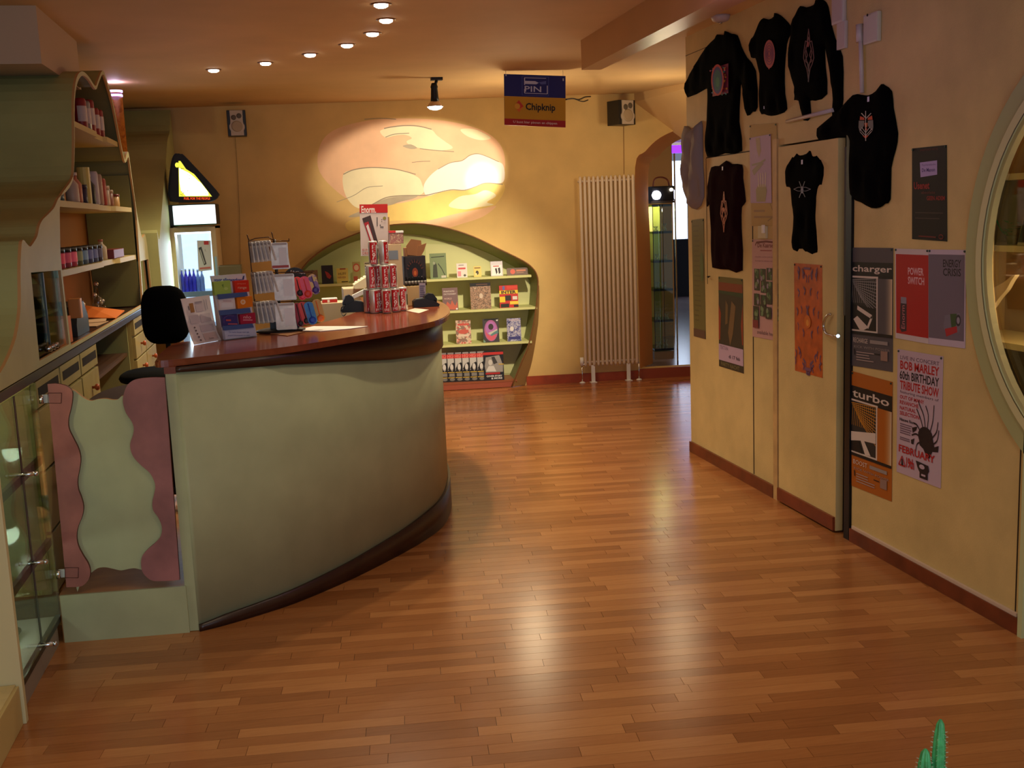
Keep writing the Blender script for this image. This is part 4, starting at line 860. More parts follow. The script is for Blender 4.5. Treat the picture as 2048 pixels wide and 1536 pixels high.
for lv, (x0, y0, w_, h, n_, ft) in enumerate(((541, 485, 33, 50, 4, (178, 70, 66)), (547, 548, 40, 50, 4, None), (550, 606, 38, 52, 4, None))):
    for k in range(n_):
        it = [('r', (190, 176, 168), .05, .02, .95, .10), ('r', (236, 230, 230), .45 + .04 * k % .2, .2, .9, .86)]
        if ft: it.append(('r', ft, .02, .88, .98, .98))
        packet(x0 - k * 1.0, y0 + k * .6, w_, h, SPY - .10 + .010 * k, 0.0, .035 * k, PKC, 'clear packet with a white card, %s on the %s front peg of the accessory rack' % (['frontmost', 'second', 'third', 'rearmost'][k], ['top', 'middle', 'bottom'][lv]), 'clear packets on the front pegs, %s level' % ['top', 'middle', 'bottom'][lv], it if k == 0 else it[:1])
# round colourful pouches
def pouch(px, py, w_, h, y, c1, c2, label, ang):
    c = PY(px, py, y); s = y / F; t = thing('pouch', label, 'pouch', tuple(c), 'colourful pouches on the right pegs of the accessory rack')
    d = Vector((math.sin(ang), 0, -math.cos(ang))); u_ = Vector((math.cos(ang), 0, math.sin(ang))); W2 = w_ * s / 2; HH = h * s
    L = []
    for i in range(13): a = math.pi * i / 12; L.append(c + u_ * (W2 * math.cos(a)) - d * (W2 * .8 * math.sin(a)) + d * W2 * .8)
    for i in range(13): a = math.pi + math.pi * i / 12; L.append(c + u_ * (W2 * math.cos(a)) - d * (W2 * math.sin(a)) + d * (HH - W2))
    q = MB(); q.poly3(L, Vector((0, .008, 0)), c1); q.build('body', None, t)
    q = MB(); e = c + d * (HH - W2); q.lathe(e + Vector((0, -.009, 0)), (0, 1, 0), [(W2 * .35, 0), (W2 * .72, .002), (W2 * .78, .0088)], 18, c2); q.build('round_tag', None, t)
    q = MB(); q.tube([c + d * W2 * .3 + Vector((0, -.002, 0)), c + d * (HH - 1.6 * W2) + Vector((0, -.003, 0))], .0022, 6, c2); q.build('strap', None, t)
RD, PKK = M((232, 62, 46), .45), M((240, 66, 96), .4); BLK2 = M((50, 30, 30), .5); FL = PAT([(226, 186, 140), (150, 110, 160), (236, 200, 120), (120, 90, 150)], 60, 'voronoi'); BLU = M((44, 118, 186), .4, noise=.15, scale=30); ORG_ = M((240, 110, 34), .45); YEL_ = M((206, 150, 46), .4)
pouch(592, 554, 16, 40, SPY - .06, RD, BLK2, 'red pouch with a black disc on the upper right pegs', .18); pouch(598, 556, 15, 44, SPY - .045, RD, PKK, 'slim red pouch behind the black-disc one on the upper right pegs', .12)
pouch(606, 553, 18, 44, SPY - .075, PKK, RD, 'bright pink pouch on the upper right pegs', .20); pouch(622, 549, 17, 40, SPY - .06, FL, M((70, 50, 130), .4), 'flower-patterned pouch with a purple disc on the upper right pegs', .22)
pouch(592, 606, 14, 48, SPY - .05, M((170, 30, 50), .5), BLK2, 'dark red pouch on the lower right pegs', .16); pouch(602, 604, 15, 46, SPY - .065, RD, BLK2, 'red pouch with a black disc on the lower right pegs', .22)
pouch(615, 604, 18, 46, SPY - .08, BLU, M((30, 70, 180), .4), 'blue patterned pouch on the lower right pegs', .20); pouch(631, 599, 18, 47, SPY - .065, YEL_, ORG_, 'yellow pouch with an orange disc on the lower right pegs', .20)
c = PY(590, 556, SPY + .06); q = MB(); q.poly3([c + Vector((.055 * math.cos(a) + .0, 0, .052 * math.sin(a))) for a in [math.pi * i / 14 for i in range(15)]], Vector((0, .004, 0)), BLACK)
hd = q.build('rack_header', None, sp); art(hd, Surf(c + Vector((-.05, -.0, .05)), c + Vector((.06, 0, .03)), c + Vector((.05, 0, 0)), c + Vector((-.05, 0, .02))), [('t', (225, 220, 215), 'N-Caps', .3, .15, .95, .55)], base=.001)
# box group: large beige carton with pictures, display box, open cardboard
def solid(px0, py0, px1, py1, y, dep, label, nm, cat, m, zb=CT, r=.004, kind=None, group=None):
    a, b = PY(px0, (py0 + py1) / 2, y), PY(px1, (py0 + py1) / 2, y); z1 = PY((px0 + px1) / 2, py0, y).z
    q = MB(); q.rbox((a.x, y, zb), (b.x - a.x, 0, 0), (0, dep, 0), (0, 0, z1 - zb), r, m)
    return q.build(nm, None, None, label=label, cat=cat, group=group), Surf(Vector((a.x, y, z1)), Vector((b.x, y, z1)), Vector((b.x, y, zb)), Vector((a.x, y, zb))), z1
BG = M((196, 170, 134), .6, noise=.03, scale=8)
o, s_, z1 = solid(777, 488, 806, 618, 6.36, .12, 'tall beige box behind the can pyramid with a taped note', 'tall_box', 'box', BG)
art(o, s_, [('r', (120, 128, 140), .1, .10, .75, .24), ('r', (214, 196, 168), .1, .32, .62, .72), ('r', (90, 90, 110), .2, .36, .5, .38)])
o2, s2, z2 = solid(780, 466, 807, 488, 6.375, .09, 'small floral box with a white and red lid on top of the tall beige box', 'small_box', 'box', PAT([(196, 170, 140), (150, 90, 90), (210, 186, 150)], 60, 'noise', .5), zb=z1 + .001)
q = MB(); p_ = s2(0, 0); r_ = s2(1, 0); q.box(p_.x - .002, r_.x + .002, 6.372, 6.468, z2 + .001, z2 + .012, WHITE); q.box(p_.x - .003, p_.x + .035, 6.371, 6.469, z2 + .002, z2 + .0135, M((200, 40, 34), .4)); q.build('lid', None, o2)
q = MB(); a = PY(775, 460, 6.48); q.box(a.x - .01, a.x + .015, 6.485, 6.50, CT, PY(780, 434, 6.485).z, M((140, 110, 70), .6)); q.build('card_strip', None, None, label='upright brown card behind the small floral box', cat='card')
o, s_, z3 = solid(808, 572, 851, 617, 6.44, .14, 'plain beige carton under the dark picture box on the counter', 'carton', 'box', M((200, 164, 112), .6))
o, s_, z4 = solid(808, 512, 852, 572, 6.47, .10, 'dark display box with a glowing orange fan picture on the beige carton', 'display_box', 'box', M((46, 34, 32), .5), zb=z3 + .001)
it = [('e', (20, 16, 18), .5, .5, .36, .38), ('e', (150, 60, 30), .5, .56, .13, .16), ('e', (206, 100, 44), .5, .58, .06, .08)]
for k in range(9): a = math.pi * (.1 + .8 * k / 8); it.append(('p', (96, 52, 40), [(.5 + .30 * math.cos(a - .1), .52 - .30 * math.sin(a - .1)), (.5 + .44 * math.cos(a), .52 - .44 * math.sin(a)), (.5 + .30 * math.cos(a + .1), .52 - .30 * math.sin(a + .1))]))
art(o, s_, it)
for k in range(7):
    x = s_(.06 + k * .145, 1).x; c = Vector((x, 6.453, z3 + .0005)); q = MB(); q.lathe(c, (0, 0, 1), [(.0078, 0), (.0078, .038), (.004, .046), (.0045, .055)], 10, M((16, 15, 16), .25)); q.cyl(c + Vector((0, 0, .012)), c + Vector((0, 0, .030)), .0080, 10, M((150, 140, 130), .4))
    q.build('small_bottle', None, None, label='%s tiny black bottle from the left before the dark picture box' % ['first', 'second', 'third', 'fourth', 'fifth', 'sixth', 'seventh'][k], cat='bottle', group='tiny black bottles before the picture box')
q = MB(); CBD = M((150, 100, 60), .6); z5 = z4 + .002
o_ = thing('cardboard_carton', 'open brown cardboard carton with raised flaps on the dark display box', 'box', (s_(.5, 0).x, 6.52, z4))
def FP(px, py, y=6.36): return PY(px, py, y)
for nm, L, y in (('flap', [(812, 492), (822, 478), (842, 481), (845, 502), (836, 512), (815, 510)], 6.48), ('flap', [(836, 492), (853, 486), (848, 502), (842, 512), (833, 512)], 6.472)):
    q = MB(); q.poly3([PY(a, b, y) for a, b in L], Vector((0, .005, 0)), CBD, M((196, 150, 100), .6)); q.build(nm, None, o_)
q = MB(); a, b = s_(.08, 0), s_(.85, 0); q.box(a.x, b.x, 6.488, 6.56, z4 + .001, z4 + .05, CBD); q.build('body', None, o_)
q = MB(); P_ = [PY(838, 566, 6.43), PY(851, 566, 6.43), PY(852, 600, 6.43), PY(839, 600, 6.43)]; q.poly3(P_, Vector((0, .003, 0)), M((164, 146, 160), .5)); o = q.build('note_card', None, o_ if 0 else None, label='small lilac note card taped to the beige carton', cat='card'); art(o, Surf(*P_), lines((90, 80, 110), .1, .15, .9, 6, .05, .12), base=.001)
# payment terminals and telephone
def terminal(px0, py0, px1, py1, y, label, flip=1, m=None):
    a, b = PY(px0, py1, y), PY(px1, py1, y); m = m or M((28, 26, 30), .5); Lx = b.x - a.x; h = PY(px0, py0, y).z - CT
    t = thing('payment_terminal', label, 'card terminal', ((a.x + b.x) / 2, y + .04, CT)); X = lambda f: a.x + Lx * (f if flip > 0 else 1 - f)
    pr = [(0, .001), (0, .42), (.08, .55), (.45, .62), (.85, .35), (1.0, .16), (.97, .001)]; q = MB()
    q.prism([[(X(u_), CT + v_ * h) for u_, v_ in (pr if flip > 0 else list(reversed(pr)))]], lambda x, z: Vector((x, y, z)), (0, .085, 0), m); q.build('body', None, t)
    q = MB(); q.prism([[(X(u_), CT + v_ * h) for u_, v_ in [(.42, .60), (.46, .82), (.62, .98), (.78, .92), (.92, .55), (.90, .30), (.80, .38)]]], lambda x, z: Vector((x, y + .012, z)), (0, .06, 0), M((20, 19, 23), .5)); q.build('head', None, t)
    q = MB(); q.obox(Vector((X(.12), y + .015, CT + h * .56)), Vector((X(.38) - X(.12), 0, h * .06)), (0, .05, 0), (0, 0, .003), M((90, 96, 96), .3)); q.build('screen', None, t)
    q = MB()
    for i in range(3):
        for j_ in range(4): q.obox(Vector((X(.80), y + .012 + .018 * j_, CT + h * .42)) + Vector(((X(.1) - X(0)) * i * .4, 0, -h * .05 * i)), (.005 * flip, 0, 0), (0, .009, 0), (0, 0, .006), M((190, 130, 50) if i == 0 else (110, 110, 120), .4))
    q.build('keypad', None, t, kind='stuff'); return t
terminal(828, 588, 880, 617, 6.30, 'dark grey payment terminal at the right end of the counter', 1)
t_ = terminal(683, 590, 731, 626, 6.22, 'black payment terminal to the left of the can pyramid', -1, M((12, 12, 13), .5))
q = MB(); q.poly3([PY(704, 591, 6.24), PY(730, 578, 6.24), PY(731, 587, 6.24), PY(706, 598, 6.24)], Vector((0, .03, 0)), WHITE); q.build('paper_roll', None, t_)
q = MB(); q.tube(cr([PY(690, 612, 6.2), PY(684, 614, 6.2), PY(682, 623, 6.2), PY(687, 632, 6.15), PY(693, 626, 6.15)], 5), .0025, 6, BLACK); q.build('cable', None, t_)
DT = .926
o, s_, zc = solid(640, 606, 690, 640, 6.55, .20, 'beige till drawer on the staff desk behind the counter', 'till', 'till', M((190, 170, 140), .5), zb=DT)
o, s_, z6 = solid(644, 597, 675, 606, 6.58, .08, 'small red and white carton on the beige till', 'small_carton', 'box', M((232, 222, 212), .4), zb=zc + .001)
art(o, s_, [('r', (190, 40, 34), .02, .25, .98, .95), ('r', (236, 226, 216), .35, .3, .5, .9)])
o, s_, z7 = solid(688, 577, 722, 626, 6.80, .22, 'grey-beige printer behind the black payment terminal', 'printer', 'printer', M((186, 166, 138), .5), zb=DT)
ph = thing('desk_telephone', 'cream desk telephone with large keys tilted on the printer', 'telephone', tuple(PY(715, 576, 6.78)))
L = [PY(708, 570, 6.76), PY(736, 552, 6.76), PY(740, 566, 6.76), PY(730, 577, 6.76), PY(710, 578, 6.76)]; q = MB(); q.poly3(L, Vector((0, .14, 0)), M((214, 206, 176), .45)); q.build('body', None, ph)
q = MB(); a = PY(708, 570, 6.765); b = PY(736, 552, 6.765); dd = (b - a)
for i in range(4):
    for j_ in range(3): q.obox(a + dd * (.12 + .2 * i) + Vector((0, .02 + .035 * j_, .001)), dd * .12, (0, .02, 0), (0, 0, .007))
q.build('keys', M((240, 236, 220), .4), ph, kind='stuff')

# ================================================================ OFFICE CHAIR BEHIND THE COUNTER
oc = thing('office_chair', 'black office chair with a rounded backrest behind the counter', 'chair', (-.67, 5.95, .2)); CHB = M((5, 5, 5), .95, spec=.08)
yC = 6.0; ba, bb_ = PY(282, 632, yC), PY(376, 632, yC); bt, bd = PY(330, 571, yC).z, PY(330, 688, yC).z; cx = (ba.x + bb_.x) / 2; hw = (bb_.x - ba.x) / 2
bm = bmesh.new(); bmesh.ops.create_uvsphere(bm, u_segments=28, v_segments=16, radius=1)
for v_ in bm.verts:
    x, y, z = v_.co; f = lambda a, p: math.copysign(abs(a) ** p, a); k = 1 + .06 * z
    v_.co = Vector((cx + f(x, .62) * hw * (1.02 - .05 * z), yC + .035 * f(y, .7) + .03 * (x * x), (bt + bd) / 2 + f(z, .62) * (bt - bd) / 2))
q = MB(); q.bm(bm, CHB, True); q.build('backrest', None, oc)
sz = PY(300, 735, 5.85).z; bm = bmesh.new(); bmesh.ops.create_uvsphere(bm, u_segments=28, v_segments=12, radius=1)
for v_ in bm.verts: x, y, z = v_.co; f = lambda a, p: math.copysign(abs(a) ** p, a); v_.co = Vector((cx + .0 + f(x, .7) * .22, yC - .24 + f(y, .7) * .21, sz - .03 + f(z, .7) * .035))
q = MB(); q.bm(bm, M((14, 15, 14), .9, spec=.1), True); q.build('seat', None, oc)
q = MB(); q.tube(cr([(cx, yC + .03, bd + .12), (cx, yC + .06, bd - .05), (cx, yC + .02, sz - .06), (cx, yC - .15, sz - .07)], 5), .014, 8); q.build('back_bar', BLACK, oc)
q = MB(); q.cyl((cx, yC - .24, .27), (cx, yC - .24, sz - .06), .025, 14); q.build('gas_column', BLACK, oc)
for k in range(5):
    a = 2 * math.pi * k / 5 + .3; e = Vector((cx + .24 * math.cos(a), yC - .24 + .24 * math.sin(a), .25)); q = MB(); q.tube([(cx, yC - .24, .30), e], [.022, .014], 8); l_ = q.build('leg', BLACK, oc)
    q = MB(); q.cyl(e + Vector((-.012, 0, -.026)), e + Vector((.012, 0, -.026)), .024, 12); q.build('caster', BLACK, l_)

# ================================================================ THINGS ON THE LEFT CABINET SHELVES
def bottle(x, y, z, r, h, prof, m, label, group, nm='bottle', cat='bottle', cap=None, band=None):
    t = thing(nm, label, cat, (x, y, z), group); q = MB()
    P_ = {'can': [(.9, 0), (1, .04), (1, .93), (.85, 1)], 'bot': [(.95, 0), (1, .05), (1, .62), (.4, .8), (.38, .9)], 'tub': [(.94, 0), (1, .05), (1, .8)], 'box': [(1, 0), (1, 1)]}[prof]
    q.lathe((x, y, z), (0, 0, 1), [(r * a, h * b) for a, b in P_], 14, m, prof != 'box'); q.build('body', None, t)
    if prof != 'can' : q = MB(); k = P_[-1]; q.cyl((x, y, z + h * k[1]), (x, y, z + h), r * (k[0] * 1.15 if prof != 'tub' else 1.04), 12, cap or WHITE); q.build('cap', None, t)
    if band: art(t, Cyl((x, y, z), r * 1.005, h, -1.9, .6), [('r', band, 0, .25, 1, .75)], base=.0003, name='label_band')
    return t
z = 2.216; MR = M((150, 44, 44), .4); MS = M((150, 150, 150), .35, metal=.5); MK = M((16, 15, 18), .4)
bottle(-1.09, 6.17, z, .038, .19, 'bot', MK, 'black bottle at the left end of the top shelf of the wavy cabinet', None, cap=MK)
for k, (px, m, h) in enumerate(((162, MR, .17), (170, MS, .17), (178, MR, .19), (187, MR, .16), (195, MR, .165))):
    p = PX(px, 235, -1.07); bottle(-1.07, p.y, z, .034, h, 'can', m, ['pale red canister left in the row on the top shelf', 'silver canister second in the row on the top shelf', 'bright red canister in the middle of the top shelf', 'red canister fourth in the row on the top shelf', 'red canister right in the row on the top shelf'][k], 'canisters on the top cabinet shelf', nm='canister', cat='canister', band=(206, 190, 186))
z = 1.802
o = MB(); o.rbox((-1.27, 5.86, z), (.05, 0, 0), (0, .30, 0), (0, 0, .20), .004, M((24, 26, 54), .4)); bx = o.build('dark_blue_box', None, None, label='upright dark blue box at the back of the middle shelf', cat='box')
art(bx, Surf((-1.22, 5.86, z + .2), (-1.22, 6.16, z + .2), (-1.22, 6.16, z), (-1.22, 5.86, z)), [('e', (190, 190, 200), .5, .3, .2, .1)])
bottle(-1.10, 5.72, z, .05, .06, 'tub', M((60, 96, 110), .3), 'blue-grey round tub at the left end of the middle shelf', None, 'tub', 'tub', cap=M((50, 80, 96), .4))
for k, (px, c, h, pf, cp) in enumerate(((146, (206, 180, 160), .15, 'bot', (200, 90, 50)), (153, (196, 120, 90), .16, 'bot', (230, 210, 190)), (163, (46, 40, 70), .10, 'tub', (40, 36, 60)), (172, (214, 196, 110), .20, 'box', (214, 196, 110)), (180, (36, 34, 38), .17, 'bot', (230, 228, 225)), (188, (196, 186, 190), .19, 'can', None), (196, (180, 150, 130), .18, 'can', None), (203, (176, 70, 60), .16, 'can', None), (209, (196, 170, 140), .12, 'tub', (196, 170, 140)), (216, (150, 90, 70), .10, 'tub', (180, 150, 120)), (228, (214, 170, 110), .08, 'tub', (120, 40, 30)))):
    p = PX(px, 400, -1.07); bottle(-1.07, p.y, z, .034, h, pf, M(c, .4), '%s on the middle shelf of the wavy cabinet' % ['cream bottle with an orange cap', 'brownish bottle with a pale cap', 'small dark violet tub', 'yellow carton tube', 'black bottle with a white cap', 'tall pale grey canister', 'tan canister', 'brick red canister', 'cream tub', 'brown tub with a tan lid', 'small tub at the right end'][k], 'containers on the middle cabinet shelf', nm='container', cat='container', cap=M(cp, .4) if cp else None)
z = 1.48
for k in range(9):
    y = 5.30 + k * .155; c = [(150, 40, 60), (170, 44, 66), (140, 50, 70), (176, 60, 80), (80, 84, 60), (70, 90, 110), (56, 60, 96), (60, 66, 100), (44, 40, 60)][k]
    nm_ = ['crimson', 'bright crimson', 'dark rose', 'rose pink', 'olive', 'slate blue', 'indigo', 'violet blue', 'near-black'][k]
    bottle(-1.08, y, z, .052, .095, 'tub', M(c, .35), '%s labelled jar with a black lid on the lowest cabinet shelf' % nm_, 'labelled jars on the lowest cabinet shelf', 'jar', 'jar', cap=M((22, 20, 22), .4), band=tuple(min(255, int(v * 1.5) + 20) for v in c))
o = MB(); o.rbox((-1.12, 6.98, z), (.09, 0, 0), (0, .42, 0), (0, 0, .055), .004, M((120, 34, 34), .45)); o.build('flat_carton', None, None, label='flat dark red carton at the right end of the lowest cabinet shelf', cat='box')
bottle(-1.08, 6.84, z, .032, .12, 'bot', M((190, 170, 140), .4), 'cream bottle between the jars and the flat red carton', None, cap=M((190, 110, 80), .4))
o = MB(); 
for k in range(5): o.rbox((-1.31, 5.9 + .05 * k, z), (.14, 0, 0), (0, .042, 0), (0, 0, .26 - .01 * k), .003, M([(110, 60, 36), (90, 50, 34), (120, 76, 40), (80, 44, 30), (110, 70, 50)][k], .6))
for k in range(5):
    o = MB(); o.rbox((-1.31, 5.9 + .05 * k, z), (.14, 0, 0), (0, .042, 0), (0, 0, .26 - .01 * k), .003, M([(110, 60, 36), (90, 50, 34), (120, 76, 40), (80, 44, 30), (110, 70, 50)][k], .6)); o.build('brown_folder', None, None, label='%s brown folder upright at the back of the lowest shelf' % ['reddish', 'dark', 'ochre', 'darkest', 'greyish'][k], cat='folder', group='brown folders on the lowest cabinet shelf')
# on the worktop
z = 1.1165
o = MB(); o.poly3([(-1.28, 7.0, z + .01), (-1.04, 6.86, z + .004), (-1.04, 7.25, z + .02), (-1.28, 7.30, z + .06)], (0, 0, .006), M((222, 120, 50), .5)); o.build('orange_folder', None, None, label='orange folder lying on the long worktop', cat='folder')
for k, (a, b, c, d) in enumerate((((-1.30, 6.5), (-1.08, 6.42), (-1.06, 6.72), (-1.28, 6.78)), ((-1.27, 6.62), (-1.07, 6.68), (-1.10, 6.92), (-1.30, 6.86)))):
    o = MB(); o.poly3([Vector((*p, z + .001 + k * .004)) for p in (a, b, c, d)], (0, 0, .0025), M((206, 170, 130), .5)); o.build('paper_sheet', None, None, label=['cream paper on the worktop left of the orange folder', 'upper cream paper on the worktop touching the orange folder'][k], cat='paper')
o = MB(); o.rbox((-1.30, 5.30, z), (.24, 0, 0), (0, .32, 0), (0, 0, .13), .004, M((206, 110, 44), .5, noise=.1, scale=12)); ob = o.build('orange_box', None, None, label='orange carton on the worktop beside the glass doors', cat='box')
o = MB(); o.rbox((-1.30, 5.225, z), (.20, 0, 0), (0, .05, 0), (0, 0, .25), .003, PAT([(150, 40, 20), (220, 150, 50), (40, 30, 40), (196, 70, 30)], 26, 'voronoi')); o.build('tall_carton', None, None, label='tall red and yellow printed carton beside the orange carton', cat='box')
o = thing('desk_machine', 'dark grey desk machine on the worktop behind the orange carton', 'office machine', (-1.17, 6.0, z))
q = MB(); q.prism([[(5.86, z), (5.86, z + .06), (5.92, z + .15), (6.10, z + .17), (6.2, z + .08), (6.2, z)]], lambda y, zz: Vector((-1.28, y, zz)), (.20, 0, 0), M((44, 48, 48), .4)); q.build('body', None, o)
q = MB(); q.rbox((-1.10, 5.79, z + .10), (.06, 0, 0), (0, .05, 0), (0, 0, .10), .006, M((216, 140, 70), .4)); q.build('tag', None, o); q = MB(); q.cyl((-1.2, 5.86, z + .13), (-1.2, 5.66, z + .145), .012, 10, M((90, 90, 120), .4)); q.build('tube', None, o)
for k, (y, h) in enumerate(((6.98, .10), (7.42, .13), (7.52, .20), (7.62, .06), (7.70, .07))):
    t = thing('candle_glass', '%s small glass with a shiny top at the far end of the worktop' % ['separate', 'left tall', 'tallest', 'low', 'right low'][k], 'glass', (-1.24, y, z), 'small glasses at the far end of the worktop')
    q = MB(); q.lathe((-1.24, y, z), (0, 0, 1), [(.022, 0), (.024, h * .5), (.010, h * .55), (.008, h * .85)], 12, GL((235, 225, 205), .5)); q.build('glass', None, t); q = MB(); q.ell((-1.24, y, z + h * .95), .016, .016, .016, M((235, 225, 210), .1, metal=.8)); q.build('ball', None, t)
q = MB(); q.box(-1.32, -1.06, 7.36, 7.80, z, z + .03, BLACK) if 0 else q.rbox((-1.31, 7.34, z), (.05, 0, 0), (0, .48, 0), (0, 0, .03), .003, BLACK); q.build('black_tray', None, None, label='flat black tray at the back of the far worktop end', cat='tray')
# in the glass display case
for z, L in ((.7785, [(-1.12, 3.86, 'roll')]), (.4435, [(-1.13, 4.05, 'j'), (-1.24, 4.22, 'j'), (-1.15, 3.88, 'box')]), (.1205, [(-1.20, 3.95, 'dish'), (-1.2, 4.25, 'dish')])):
    for x, y, w_ in L:
        if w_ == 'j': bottle(x, y, z, .055, .15, 'tub', M((206, 214, 210), .3), '%s jar with a grey lid on the middle glass shelf' % ('nearer white' if y < 4.1 else 'farther white'), 'white jars in the display case', 'jar', 'jar', cap=M((84, 80, 80), .4), band=(90, 120, 130))
        elif w_ == 'box': q = MB(); q.rbox((x - .05, y - .05, z), (.12, 0, 0), (0, .14, 0), (0, 0, .06), .004, WHITE); q.build('white_box', None, None, label='small white box on the middle glass shelf', cat='box')
        elif w_ == 'roll':
            q = MB(); q.cyl((x - .02, y - .06, z + .05), (x + .06, y + .06, z + .075), .03, 14, M((226, 224, 214), .4)); q.box(x - .02, x + .05, y - .03, y + .05, z, z + .03, WHITE); q.build('paper_roll', None, None, label='pale roll of packets on the upper glass shelf', cat='roll')
            q = MB(); q.box(-1.22, -1.12, 4.12, 4.24, z, z + .006, WHITE); q.build('white_card', None, None, label='flat white card on the upper glass shelf', cat='card')
        else: q = MB(); q.lathe((x, y, z), (0, 0, 1), [(.05, 0), (.09, .008), (.10, .02), (.095, .02), (.05, .012)], 20, GL((200, 205, 190), .4)); q.build('glass_dish', None, None, label='%s round glass dish at the bottom of the display case' % ('nearer' if y < 4 else 'farther'), cat='dish', group='glass dishes in the display case')
# fridge contents
for k in range(6):
    px = 364.5 + k * 8.0; p = PY(px, 560, 9.66); cl = [(60, 70, 190), (70, 60, 200), (50, 50, 180), (60, 60, 190), (120, 140, 200), (130, 150, 200)][k]
    bottle(p.x, 9.66, 1.1005, .0185, .20 if k < 4 else .19, 'bot', M(cl, .3), ['first', 'second', 'third', 'fourth', 'fifth', 'sixth'][k] + ' blue bottle from the left in the drinks fridge', 'blue bottles in the drinks fridge', cap=M((210, 220, 240), .3) if k < 4 else M((170, 190, 220), .3))
for k in range(7):
    px = 365 + k * 7.4; p = PY(px, 600, 9.66); cl = (50, 52, 44) if k > 1 else (110, 120, 130)
    bottle(p.x, 9.66, .8005, .017, .17, 'bot', M(cl, .3), ['grey bottle, first on the second fridge rack', 'grey bottle, second on the second fridge rack', 'dark bottle, third on the second fridge rack', 'dark bottle, fourth on the second fridge rack', 'dark bottle, fifth on the second fridge rack', 'dark bottle, sixth on the second fridge rack', 'dark bottle, last on the second fridge rack'][k], 'bottles on the second fridge rack', cap=M((150, 150, 130), .4))
P_ = [PY(394, 481, 9.395), PY(421, 481, 9.395), PY(424, 540, 9.395), PY(397, 543, 9.395)]; q = MB(); q.poly3(P_, Vector((0, .002, 0)), M((206, 214, 224), .4)); o = q.build('fridge_poster', None, None, label='small poster with a can picture on the fridge door', cat='poster')
art(o, Surf(*P_), [('r', (190, 60, 70), .5, .02, .85, .14), ('p', (70, 76, 84), [(.08, .24), (.30, .20), (.62, .78), (.44, .82)]), ('l', (200, 205, 210), [(.2, .3), (.48, .76)], .06), ('t', (90, 90, 96), '1.', .55, .28, .66, .36), ('r', (200, 120, 120), .1, .88, .9, .94)])
# grey carton on the back edge behind the rack
pc = PY(455, 536, 9.0); q = MB(); q.rbox((PY(437, 545, 9.2).x, 9.2, .0), (PY(482, 545, 9.2).x - PY(437, 545, 9.2).x, 0, 0), (0, .3, 0), (0, 0, PY(455, 532, 9.2).z), .006, M((96, 92, 66), .6)); q.build('low_cupboard', None, None, label='low olive cupboard beside the drinks fridge', cat='cupboard')
# ================================================================ BOOKS AND MAGAZINES
def book(px0, py0, px1, py1, zb, label, nm, m, items=(), group=None, off=.045, th=.014, cat='book', lean=.02):
    a, b = BK(px0, py1, off), BK(px1, py1, off); z1 = BK((px0 + px1) / 2, py0, off).z; xa__, xb__ = a.x, b.x
    o3 = fb(xa__, zb + .0008, off); u_ = fb(xb__, 0, off) - fb(xa__, 0, off); v_ = Vector((0, 0, z1 - zb)) + nB * lean
    q = MB(); q.obox(o3, u_, nB * th, v_, m); o = q.build(nm, None, None, label=label, cat=cat, group=group)
    if items: art(o, Surf(o3 + v_, o3 + v_ + u_, o3 + u_, o3), list(items), base=.0009)
    return o
Z1, Z2, Z3, Z4 = 1.073, .766, .44, .075
G1 = 'books on the top shelf of the arched bookshelf'; G2 = 'books on the second shelf'; G3 = 'books on the third shelf'
book(861, 507, 894, 554, Z1, 'grey-green illustrated book, largest on the top shelf', 'book', M((120, 138, 96), .5), [('p', (60, 66, 50), [(.15, .95), (.2, .5), (.3, .3), (.42, .45), (.45, .95)]), ('l', (50, 56, 40), [(.1, .15), (.9, .12)], .03), ('l', (60, 66, 50), [(.5, .4), (.7, .6), (.9, .9)], .04), ('e', (150, 160, 130), .26, .38, .08, .06), ('r', (200, 196, 180), .66, .88, .95, .97)], G1)
book(914, 527, 935, 552, Z1, 'small white book with red lettering on the top shelf', 'book', M((224, 214, 206), .5), [('r', (200, 70, 70), .15, .3, .85, .42), ('r', (120, 120, 120), .2, .1, .7, .15), ('e', (80, 80, 70), .75, .85, .12, .08), ('r', (220, 140, 150), .1, .55, .4, .9)], G1)
book(948, 533, 963, 550, Z1, 'tiny yellow booklet on the top shelf', 'book', M((226, 196, 96), .5), [('r', (120, 90, 40), .1, .1, .9, .2), ('e', (60, 50, 30), .45, .6, .2, .2), ('e', (230, 215, 150), .3, .75, .12, .12)], G1)
book(982, 523, 1006, 548, Z1, 'pale grey boxed book with two black shapes on the top shelf', 'book', M((206, 200, 206), .5), [('r', (236, 232, 230), .08, .25, .92, .95), ('p', (40, 24, 30), [(.35, .5), (.5, .45), (.55, .75), (.45, .9)]), ('p', (40, 24, 30), [(.6, .47), (.78, .42), (.8, .78), (.66, .88)]), ('r', (190, 60, 60), .2, .3, .7, .36)], G1, th=.03)
book(1014, 536, 1056, 547, Z1, 'wide low brown book at the right end of the top shelf', 'book', M((96, 66, 50), .5), [('e', (206, 90, 70), .28, .5, .12, .35), ('r', (196, 120, 90), .45, .25, .9, .5), ('r', (150, 110, 90), .45, .6, .8, .75)], G1)
book(644, 531, 667, 564, Z1, 'black book with a red figure on the top shelf at left', 'book', M((28, 20, 24), .5), [('p', (150, 44, 40), [(.3, .3), (.6, .4), (.85, .6), (.7, .75), (.45, .65)])], G1)
book(674, 537, 697, 563, Z1, 'yellow book with dark lettering on the top shelf', 'book', M((206, 186, 90), .5), [('t', (90, 70, 30), 'HUFF', .15, .28, .85, .45), ('t', (150, 80, 50), 'NEVER', .1, .55, .8, .68), ('r', (60, 50, 20), .4, .88, .95, .95), ('r', (150, 60, 30), .3, 0, .8, .08)], G1)
